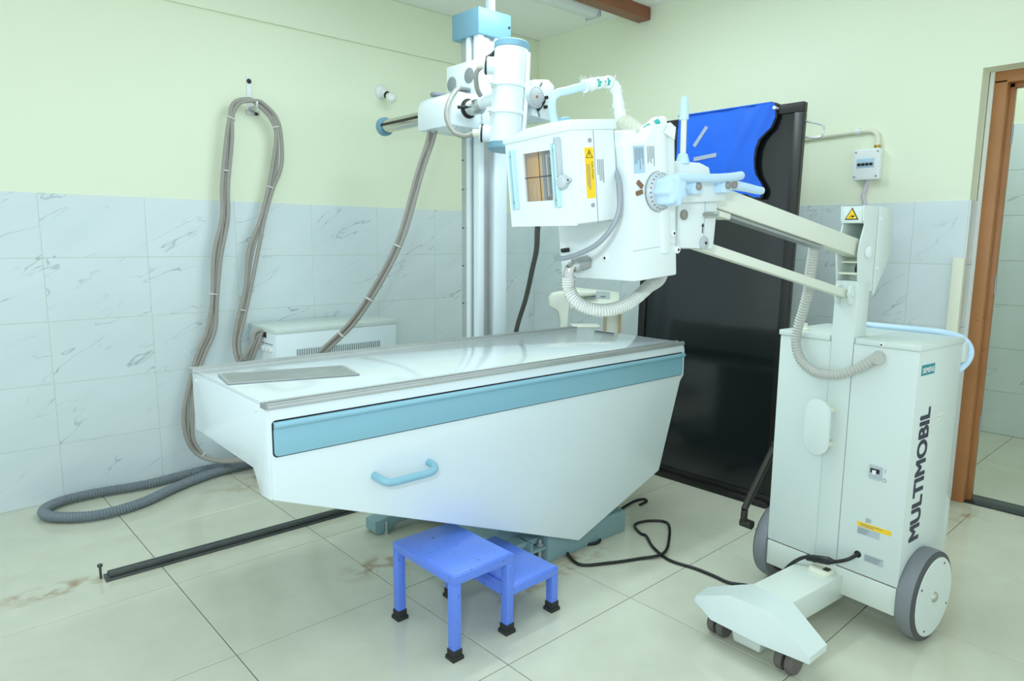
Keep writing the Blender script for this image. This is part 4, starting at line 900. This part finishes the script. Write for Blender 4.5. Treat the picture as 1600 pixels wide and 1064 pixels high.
# yoke at the arm's end
yk = build(MB(UF).prism([(0.915, 1.268), (1.055, 1.272), (1.055, 1.392), (0.905, 1.392)], 'y', 0.237, 0.360), 'yoke', 'enamel_head', mu, bevel=0.004)
build(MB(UF).box(0.955, 0.957, 0.236, 0.2375, 1.27, 1.385), 'yoke_seam', 'label_silver', yk)
build(MB(UF).lathe((0.955, 0.237, 1.284), (0, -1, 0), [(0.0165, 0), (0.0165, 0.003), (0.012, 0.005)], 20), 'pivot_disc', 'label_silver', yk)
build(MB(UF).lathe((0.952, 0.232, 1.284), (0, -1, 0), [(0.004, 0), (0.003, 0.002)], 8), 'pivot_screw', 'dark_metal', yk)
build(MB(UF).cyl((0.957, 0.240, 1.352), (0.945, 0.205, 1.352), 0.008, 12), 'lock_pin', 'chrome', yk)
build(MB(UF).lathe((1.035, 0.237, 1.350), (0, -1, 0), [(0.012, 0), (0.012, 0.004), (0.008, 0.006)], 14), 'yoke_bolt', 'bolt_grey', yk)
YF = Frame(UF((0, 0.237, 0)), -fv, (0, 0, 1), -lv)
build(MB(YF).prism([(-0.9625, 1.308), (-0.9605, 1.308), (-0.9605, 1.324), (-0.9565, 1.324), (-0.9615, 1.332), (-0.9665, 1.324), (-0.9625, 1.324)], 'z', 0.0, 0.0012), 'arrow_mark', 'print_black', yk)
pt = build(MB(UF).prism([(0.897, 1.386), (1.14, 1.372), (1.14, 1.436), (0.897, 1.446)], 'y', 0.222, 0.372), 'yoke_plate', 'enamel_head', mu, bevel=0.004)
build(MB(UF).prism([(0.925, 1.44), (1.13, 1.432), (1.13, 1.472), (0.97, 1.476), (0.935, 1.468)], 'y', 0.245, 0.350), 'yoke_cover', 'enamel_head', pt, bevel=0.004)
gr = build(MB(UF).tube([(1.12, 0.205, 1.430), (1.06, 0.198, 1.432), (1.00, 0.196, 1.434), (0.93, 0.198, 1.440), (0.885, 0.200, 1.446), (0.868, 0.202, 1.449)], 0.0105, 14, 5), 'grip_bar', 'grip_blue', mu)
for x, z in ((1.035, 1.414), (0.925, 1.422)):
    g2 = build(MB(UF).box(x-0.016, x+0.016, 0.200, 0.224, z-0.018, z+0.014), 'grip_mount', 'grip_blue', gr, bevel=0.003)
    build(MB(UF).lathe((x-0.004, 0.200, z), (0, -1, 0), [(0.009, 0), (0.009, 0.003), (0.005, 0.005)], 14), 'grip_screw', 'bolt_grey', gr)
g3 = build(MB(UF).tube([(0.905, 0.234, 1.424), (0.87, 0.232, 1.428), (0.82, 0.230, 1.426), (0.76, 0.230, 1.421), (0.735, 0.230, 1.420)], lambda i, m: 0.0135-0.004*i/m, 14, 5), 'grip_bar', 'grip_blue', mu)
build(MB(UF).lathe((0.868, 0.220, 1.429), (0, -1, 0), [(0.011, 0), (0.011, 0.003), (0.006, 0.005)], 14), 'grip_screw', 'bolt_grey', g3)
lv_ = build(MB(UF).lathe((1.028, 0.252, 1.470), V((0.02, 0, 1)), [(0.016, 0), (0.016, 0.004), (0.011, 0.022), (0.007, 0.024)], 18), 'lever_base', 'grip_blue', mu)
build(MB(UF).lathe((1.028, 0.252, 1.490), V((0.02, 0, 1)), [(0.0068, 0), (0.0068, 0.09)], 14), 'lever_shaft', 'pvc_cream', lv_)
build(MB(UF).lathe((1.030, 0.252, 1.570), V((0.02, 0, 1)), [(0.0105, 0), (0.0115, 0.004), (0.0085, 0.048), (0.0075, 0.052)], 16), 'lever_grip', 'grip_blue', lv_)
# head (tube housing and collimator), tipped forward
ph = math.radians(6.5); zz = V((0, 0, 1)); hx = fv*math.cos(ph)-zz*math.sin(ph); hz = fv*math.sin(ph)+zz*math.cos(ph)
KF = Frame(UF((1.17, 0.30, 1.39)), hx, lv, hz)
hs = MB(KF).prism([(-0.032, -0.183), (0.106, -0.179), (0.111, 0.104), (0.106, 0.112), (0.055, 0.112), (0.028, 0.146), (-0.034, 0.150), (-0.042, 0.142)], 'y', -0.12, 0.12)
hs_o = build(hs, 'tube_housing', 'enamel_head', mu, bevel=0.005)
KSide = Frame(KF((0, -0.12, 0)), -hx, hz, -lv)      # near side face: x to the right (backward), y up, z toward the camera
build(MB(KSide).prism(roundrect(-0.020, 0.008, -0.130, 0.14, 0.008), 'z', -0.004, 0.006), 'rib_strip', 'enamel_head', hs_o, bevel=0.003)
build(MB(KSide).box(-0.106, 0.030, -0.1135, -0.112, -0.002, 0.0005), 'housing_seam', 'label_silver', hs_o)
plate(KSide, 'label', 'label_blue', hs_o, -0.094, 0.048, 0.034, 0.056, 0.0008)
printed(KSide, hs_o, -0.091, 0.052, 0.028, 0.048, 6, 0.0012, 'print_grey', 9, vertical=True)
printed(KSide, hs_o, -0.052, 0.056, 0.024, 0.046, 5, 0.0008, 'print_grey', 10, vertical=True)
for x, y, ang in ((-0.079, 0.025, -40), (-0.082, 0.008, 10)):
    a = math.radians(ang); d = V((math.cos(a), math.sin(a), 0))*0.009; n = V((-math.sin(a), math.cos(a), 0))*0.0045; p = V((x, y, 0))
    build(MB(KSide).hexa([tuple(p+d+n), tuple(p+d-n), tuple(p-d-n), tuple(p-d+n)], [tuple(q_+V((0, 0, 0.004))) for q_ in (p+d+n, p+d-n, p-d-n, p-d+n)]), 'copper_pointer', 'copper', hs_o)
for x, y in ((0.022, -0.088), (0.034, -0.126)):
    s_ = build(MB(KSide).lathe((x, y, 0.0), (0, 0, 1), [(0.0085, 0), (0.0085, 0.003), (0.006, 0.005)], 14), 'housing_screw', 'pvc_white', hs_o); build(MB(KSide).cyl((x, y, 0.0045), (x, y, 0.0056), 0.003, 8), 'screw_slot', 'print_black', s_) if False else build(MB(KSide).cyl((x, y, 0.0045), (x, y, 0.0056), 0.003, 8), 'screw_slot', 'print_black', hs_o)
KFr = Frame(KF((0.106, 0, 0)), -lv, hz, hx)         # housing front face
build(MB(KFr).lathe((0.037, -0.129, 0.0), (0, 0, 1), [(0.009, 0), (0.009, 0.003), (0.006, 0.005)], 14), 'housing_screw', 'pvc_white', hs_o)
build(MB(KFr).cyl((0.037, -0.129, 0.0045), (0.037, -0.129, 0.0058), 0.003, 8), 'screw_slot', 'print_black', hs_o)
# dial and lobed knob on the near side
dial = build(MB(KF).lathe((0.020, -0.119, 0.006), (0, -1, 0), [(0.043, 0), (0.043, 0.006), (0.040, 0.008), (0.038, 0.012), (0.034, 0.015)], 36), 'angle_dial', 'dial_grey', mu)
build(MB(KF).lathe((0.020, -0.119, 0.006), (0, -1, 0), [(0.0435, 0.0005), (0.0435, 0.0045)], 36), 'dial_rim', 'grey_plastic', dial)
tk = MB(KF)
for k in range(24):
    a = 2*math.pi*k/24; r1, r2 = 0.0385, 0.0368; ca_, sa_ = math.cos(a), math.sin(a); w = 0.0012
    tk.add([(0.020+r1*ca_-w*sa_, -0.1305, 0.006+r1*sa_+w*ca_), (0.020+r1*ca_+w*sa_, -0.1305, 0.006+r1*sa_-w*ca_), (0.020+r2*ca_+w*sa_, -0.1328, 0.006+r2*sa_-w*ca_), (0.020+r2*ca_-w*sa_, -0.1328, 0.006+r2*sa_+w*ca_)], [(0, 1, 2, 3)])
build(tk, 'dial_marks', 'print_black', dial)
lobes = []
for k in range(84):
    a = 2*math.pi*k/84; r = 0.0300+0.0040*max(-0.75, math.cos(7*a)); lobes.append((0.020+r*math.cos(a), 0.006+r*math.sin(a)))
kn = MB(KF); n = len(lobes); cxk, czk = 0.020, 0.006
def ringk(sc_, y): return [(cxk+(x-cxk)*sc_, y, czk+(z-czk)*sc_) for x, z in lobes]
rk = ringk(0.95, -0.134)+ringk(1.0, -0.140)+ringk(1.0, -0.166)+ringk(0.93, -0.173)+ringk(0.7, -0.176)
kn.add(rk, [(i*n+k, i*n+(k+1) % n, (i+1)*n+(k+1) % n, (i+1)*n+k) for i in range(4) for k in range(n)]+[tuple(range(n-1, -1, -1)), tuple(4*n+k for k in range(n))])
build(kn, 'lobed_knob', 'grip_blue', mu)
build(MB(KF).cyl((-0.034, 0.0, 0.0), (-0.075, 0.0, 0.0), 0.05, 24), 'head_pivot', 'enamel_head', mu)
# collimator
cu0, cu1, cv0, cv1, cw0, cw1 = 0.124, 0.247, -0.10, 0.116, -0.045, 0.140
wv0, wv1, ww0, ww1 = -0.043, 0.056, 0.008, 0.109      # window in the front face
cm = MB(KF).box(cu0, cu1-0.004, cv0, cv1, cw0, cw0+0.004).box(cu0, cu1-0.004, cv0, cv0+0.004, cw0, cw1).box(cu0, cu1-0.004, cv1-0.004, cv1, cw0, cw1).box(cu0, cu0+0.004, cv0, cv1, cw0, cw1)
col_o = build(cm, 'collimator', 'enamel_head', mu, bevel=0.0008)
fp = MB(KF)
fp.box(cu1-0.005, cu1, cv0, wv0, cw0, cw1).box(cu1-0.005, cu1, wv1, cv1, cw0, cw1).box(cu1-0.005, cu1, wv0, wv1, cw0, ww0).box(cu1-0.005, cu1, wv0, wv1, ww1, cw1)
build(fp, 'front_plate', 'enamel_head', col_o)
cpz = [(cv0-0.004, cw1), (cv0-0.004, cw1+0.020), (cv0+0.05, cw1+0.0215), (cv1-0.07, cw1+0.019), (cv1-0.045, cw1+0.012), (cv1-0.015, cw1+0.008), (cv1+0.004, cw1+0.007), (cv1+0.004, cw1-0.006)]
capb = MB(KF).prism([(q_[0], q_[1]) for q_ in cpz], 'x', cu0-0.003, cu1+0.004); build(capb, 'top_cover', 'enamel_head', col_o, bevel=0.003)
KC = Frame(KF((cu1, 0, 0)), -lv, hz, hx)            # collimator front: x right, y up
KS = Frame(KF((0, cv0, 0)), -hx, hz, -lv)           # collimator near side: x back, y up
# interior seen through the window
build(MB(KF).box(cu1-0.040, cu1-0.036, cv0+0.004, cv1-0.004, cw0+0.004, cw1-0.002), 'inner_amber_plate', 'amber', col_o)
build(MB(KF).box(cu1-0.037, cu1-0.026, wv0-0.02, wv0+0.046, ww0+0.012, ww1-0.012).box(cu1-0.037, cu1-0.031, 0.010, 0.022, ww0-0.01, ww1+0.01), 'shutter_block', 'dark_metal', col_o, bevel=0.001)
build(MB(KF).box(cu1-0.037, cu1-0.022, wv0+0.046, wv0+0.0495, ww0+0.008, ww1-0.006).box(cu1-0.037, cu1-0.024, 0.022, 0.024, ww0-0.01, ww1+0.01), 'inner_bracket', 'steel', col_o)
ib = MB(KF)
for w_ in (0.045, 0.078): ib.cyl((cu1-0.026, -0.022, w_), (cu1-0.023, -0.022, w_), 0.004, 10)
pieces(ib, 'shutter_screw', 'steel', col_o)
build(MB(KF).tube([(cu1-0.022, 0.044, ww0-0.01), (cu1-0.020, 0.048, 0.03), (cu1-0.022, 0.038, 0.052), (cu1-0.022, 0.024, 0.060)], 0.0010, 6, 4), 'inner_wire', 'steel', col_o)
build(MB(KF).box(cu1-0.0035, cu1-0.0020, wv0-0.002, wv1+0.002, ww0-0.002, ww1+0.002), 'window_pane', 'clear_window', col_o)
build(MB(KF).box(cu1-0.0022, cu1-0.0014, wv0, wv1, 0.0572, 0.0588).box(cu1-0.0022, cu1-0.0014, 0.0042, 0.0056, ww0, ww1), 'cross_hair', 'print_black', col_o)
for x0, x1, n in ((-0.095, -0.080, 0), (0.049, 0.063, 1)):
    rl = MB(KC).box(x0, x1, -0.006, 0.120, 0.0, 0.004).box(x0, x0+0.003, -0.006, 0.120, 0.004, 0.012).box(x1-0.006, x1, -0.006, 0.120, 0.004, 0.010)
    ro = build(rl, 'accessory_rail', 'rail_pale', col_o, bevel=0.001)
    pieces(MB(KC).cyl((x0+0.006, 0.107, 0.004), (x0+0.006, 0.107, 0.0065), 0.0028, 8).cyl((x0+0.006, 0.008, 0.004), (x0+0.006, 0.008, 0.0065), 0.0028, 8), 'rail_screw', 'dark_metal', ro)
build(MB(KC).prism([(0.0635, 0.055), (0.072, 0.055), (0.072, 0.125), (0.069, 0.131), (0.060, 0.131), (0.0575, 0.118), (0.0635, 0.118)], 'z', 0.0, 0.011), 'lock_plate', 'label_silver', col_o, bevel=0.001)
kb = build(MB(KC).lathe((0.075, 0.043, 0.002), V((0.0, 0, 1)), [(0.014, 0), (0.014, 0.008), (0.011, 0.012)], 20).prism([(0.080, 0.033), (0.100, 0.044), (0.100, 0.048), (0.080, 0.054)], 'z', 0.003, 0.011), 'lock_knob', 'dial_grey', col_o, bevel=0.001)
build(MB(KC).cyl((0.098, 0.046, 0.011), (0.098, 0.046, 0.0125), 0.002, 8), 'knob_mark', 'print_black', kb)
build(MB(KS).box(-0.1855, -0.1845, cw0, cw1-0.001, -0.002, 0.0006), 'side_seam', 'print_grey', col_o)
yl = plate(KS, 'caution_label', 'yellow', col_o, -0.212, 0.006, 0.024, 0.100, 0.0008)
TFm = Frame(KS((-0.200, 0.094, 0.0012)), KS.x, KS.y, KS.z)
tri = MB(TFm); w = 0.019
for s0, s1 in (((-w/2, -w*0.43), (w/2, -w*0.43)), ((w/2, -w*0.43), (0, w*0.43)), ((0, w*0.43), (-w/2, -w*0.43))):
    a, b = V((s0[0], s0[1], 0)), V((s1[0], s1[1], 0)); d = (b-a).normalized(); nn = V((-d.y, d.x, 0))*0.0012
    tri.add([tuple(a), tuple(b), tuple(b+nn), tuple(a+nn)], [(0, 1, 2, 3)])
tri.add([(-0.0008, -0.004, 0), (0.0008, -0.004, 0), (0.0012, 0.003, 0), (-0.0012, 0.003, 0)], [(0, 1, 2, 3)])
build(tri, 'warning_symbol', 'print_black', yl)
text('CAUTION', 'caution_lettering', 'print_black', yl, KS((-0.1955, 0.078, 0.0012)), -KS.y, KS.x, 0.0048, 0.034)
printed(KS, yl, -0.210, 0.012, 0.011, 0.062, 3, 0.0012, 'print_grey', 12, vertical=True)
printed(KS, col_o, -0.180, 0.030, 0.020, 0.052, 4, 0.0008, 'print_grey', 13, vertical=True)
cs = MB(KS)
for x, y in ((-0.197, 0.120), (-0.198, -0.008)): cs.cyl((x, y, 0.0), (x, y, 0.003), 0.0042, 10)
pieces(cs, 'side_screw', 'steel_dull', col_o)
# hand loop over the head, wrapped in bandage where it nears the housing
hp = [(0.165, 0.03, 0.150), (0.180, 0.025, 0.185), (0.196, 0.005, 0.214), (0.185, 0.0, 0.226), (0.160, 0.0, 0.231), (0.094, 0.0, 0.244), (0.045, 0.0, 0.250)]
hpf = [KF(p) for p in hp]
hd = build(MB().tube(hpf, 0.0085, 14, 6), 'carry_handle', 'grip_blue', mu)
def fuzz(r, amp, seed):
    rn = random.Random(seed); c = {}
    return lambda i, m: r+amp*(rn.random()-0.5)
bp = [KF(p) for p in ((0.108, 0.0, 0.2415), (0.075, 0.0, 0.2475), (0.040, 0.0, 0.2515), (0.020, 0.0, 0.247), (0.009, 0.0, 0.228), (0.005, 0.0, 0.195), (0.003, -0.005, 0.168))]
ba = build(MB().tube(bp, fuzz(0.0125, 0.0035, 2), 14, 7), 'bandage_wrap', 'bandage', hd)
bq = [KF(p) for p in ((0.006, -0.004, 0.172), (0.0, -0.02, 0.155), (0.008, -0.045, 0.142), (0.018, -0.07, 0.136), (0.030, -0.09, 0.130))]
build(MB().tube(bq, lambda i, m: (0.012+0.010*math.sin(min(1, i/m*1.3)*math.pi)+0.002*random.random()), 14, 6), 'bandage_bulge', 'bandage_dirty', hd)
bq2 = [KF(p) for p in ((0.030, -0.085, 0.132), (0.012, -0.095, 0.143), (-0.006, -0.10, 0.152), (-0.024, -0.102, 0.153))]
build(MB().tube(bq2, fuzz(0.0125, 0.002, 4), 12, 4), 'bandage_end', 'bandage', hd)
full = spline(bp, 7); tow = (V((0, 0, CAMH))-KF((0.06, 0, 0.25))).normalized()*0.0040
for i0, r_ in ((7, 0.0075), (10, 0.006), (13, 0.0075)): build(MB().tube([full[i0]+tow, full[i0+1]+tow*1.1, full[i0+2]+tow], r_+0.0030, 8, 2), 'teal_print', 'bandage_teal', hd)
full = spline(bq2, 4)
for i0 in (2, 6): build(MB().tube([full[i0]+tow, full[i0+1]+tow*1.1, full[i0+2]+tow], 0.0105, 8, 2), 'teal_print', 'bandage_teal', hd)
build(MB(KSide).add([(-0.005, 0.128, 0.008), (0.024, 0.112, 0.012), (0.030, 0.138, 0.012), (0.018, 0.150, 0.006)], [(0, 1, 2, 3)]).add([(-0.005, 0.128, 0.0075), (0.024, 0.112, 0.0115), (0.030, 0.138, 0.0115), (0.018, 0.150, 0.0055)], [(3, 2, 1, 0)]), 'bandage_tail', 'bandage', hd)
fz = MB(); rf = random.Random(11); full = spline(bp, 7)
for k in range(70):
    p = full[rf.randrange(0, len(full))] if k > 25 else full[rf.randrange(0, 4)]
    d = V((rf.gauss(0, 1), rf.gauss(0, 1), rf.gauss(0, 1))).normalized(); q0 = p+d*0.011; q1 = p+d*(0.018+0.008*rf.random())
    fz.tube([q0, q1], 0.00035, 4, 1)
fzo = build(fz, 'frayed_threads', 'bandage', hd); fzo['kind'] = 'stuff'
bx = MB(KF).box(0.118, 0.150, 0.050, 0.075, 0.150, 0.180).box(0.126, 0.146, 0.030, 0.050, 0.150, 0.182)
build(bx, 'switch_block', 'blue_trim', col_o, bevel=0.002)
# white ribbed hose slung under the head, with its metal elbow
ELD = 1.58
el0, el1 = KF((0.106, 0.022, -0.140)), KF((0.142, 0.038, -0.145))
eb = build(MB().lathe(el0, (el1-el0), [(0.016, 0), (0.016, 0.026), (0.014, 0.030)], 8), 'hose_elbow', 'steel_dull', mu)
build(MB().tube([KF((0.124, 0.031, -0.143)), KF((0.142, 0.039, -0.147)), KF((0.150, 0.042, -0.158)), KF((0.152, 0.042, -0.178))], 0.0125, 14, 4), 'elbow_bend', 'chrome', eb)
build(MB().lathe(KF((0.130, 0.033, -0.144)), KF((0.142, 0.039, -0.147))-KF((0.130, 0.033, -0.144)), [(0.0165, 0), (0.0165, 0.010)], 20), 'hose_clip', 'steel', eb)
def at(px_, py_, dpt): return V((0, 0, CAMH))+(rt*((px_-800)/FPX)+up*((532-py_)/FPX)+fw)*dpt
wh = [KF((0.152, 0.042, -0.170)), at(889, 450, ELD), at(897, 467, ELD), at(913, 479, ELD), at(938, 485, ELD), at(965, 481, 1.59), at(990, 468, 1.62), at(1012, 449, 1.66), at(1034, 428, 1.72), UF((1.045, 0.31, 1.30)), UF((1.035, 0.31, 1.31))]
def helix(pts, sub, rad, pitch, wire, nper=14):
    P = resample(spline(pts, sub), pitch/nper); m = len(P); T = [(P[min(i+1, m-1)]-P[max(i-1, 0)]).normalized() for i in range(m)]
    ref = V((0, 0, 1)) if abs(T[0].z) < 0.9 else V((1, 0, 0)); nv = (ref-T[0]*ref.dot(T[0])).normalized(); out_ = []
    for i in range(m):
        nv = (nv-T[i]*nv.dot(T[i])).normalized(); bv = T[i].cross(nv); a = 2*math.pi*i/nper
        out_.append(P[i]+(nv*math.cos(a)+bv*math.sin(a))*rad)
    return MB().tube(out_, wire, 5, 1)
who = build(MB().tube(wh, ribs(0.0146, 0.0012), 18, 8, step=0.0031), 'ribbed_hose', 'hose_white', mu)
build(helix(wh, 8, 0.0149, 0.0062, 0.0009), 'hose_groove_shade', 'hose_shade_grey', who)  # thin grey helix added to draw the shade in the hose grooves
# grey lead from the collimator's near side round to the elbow
gl_ = [KF((0.122, -0.094, 0.060)), KF((0.128, -0.108, 0.040)), KF((0.134, -0.116, 0.010)), KF((0.142, -0.118, -0.026)), KF((0.156, -0.108, -0.060)), KF((0.175, -0.080, -0.092)), KF((0.185, -0.030, -0.112)), KF((0.183, 0.020, -0.122)), KF((0.172, 0.055, -0.122)), KF((0.150, 0.085, -0.120))]
build(MB().tube(gl_, 0.0055, 10, 6), 'grey_lead', 'cable_lead', mu)
build(MB(KFr).box(-0.095, -0.083, -0.118, -0.108, 0.0, 0.02), 'cable_clip', 'black', hs_o, bevel=0.002)
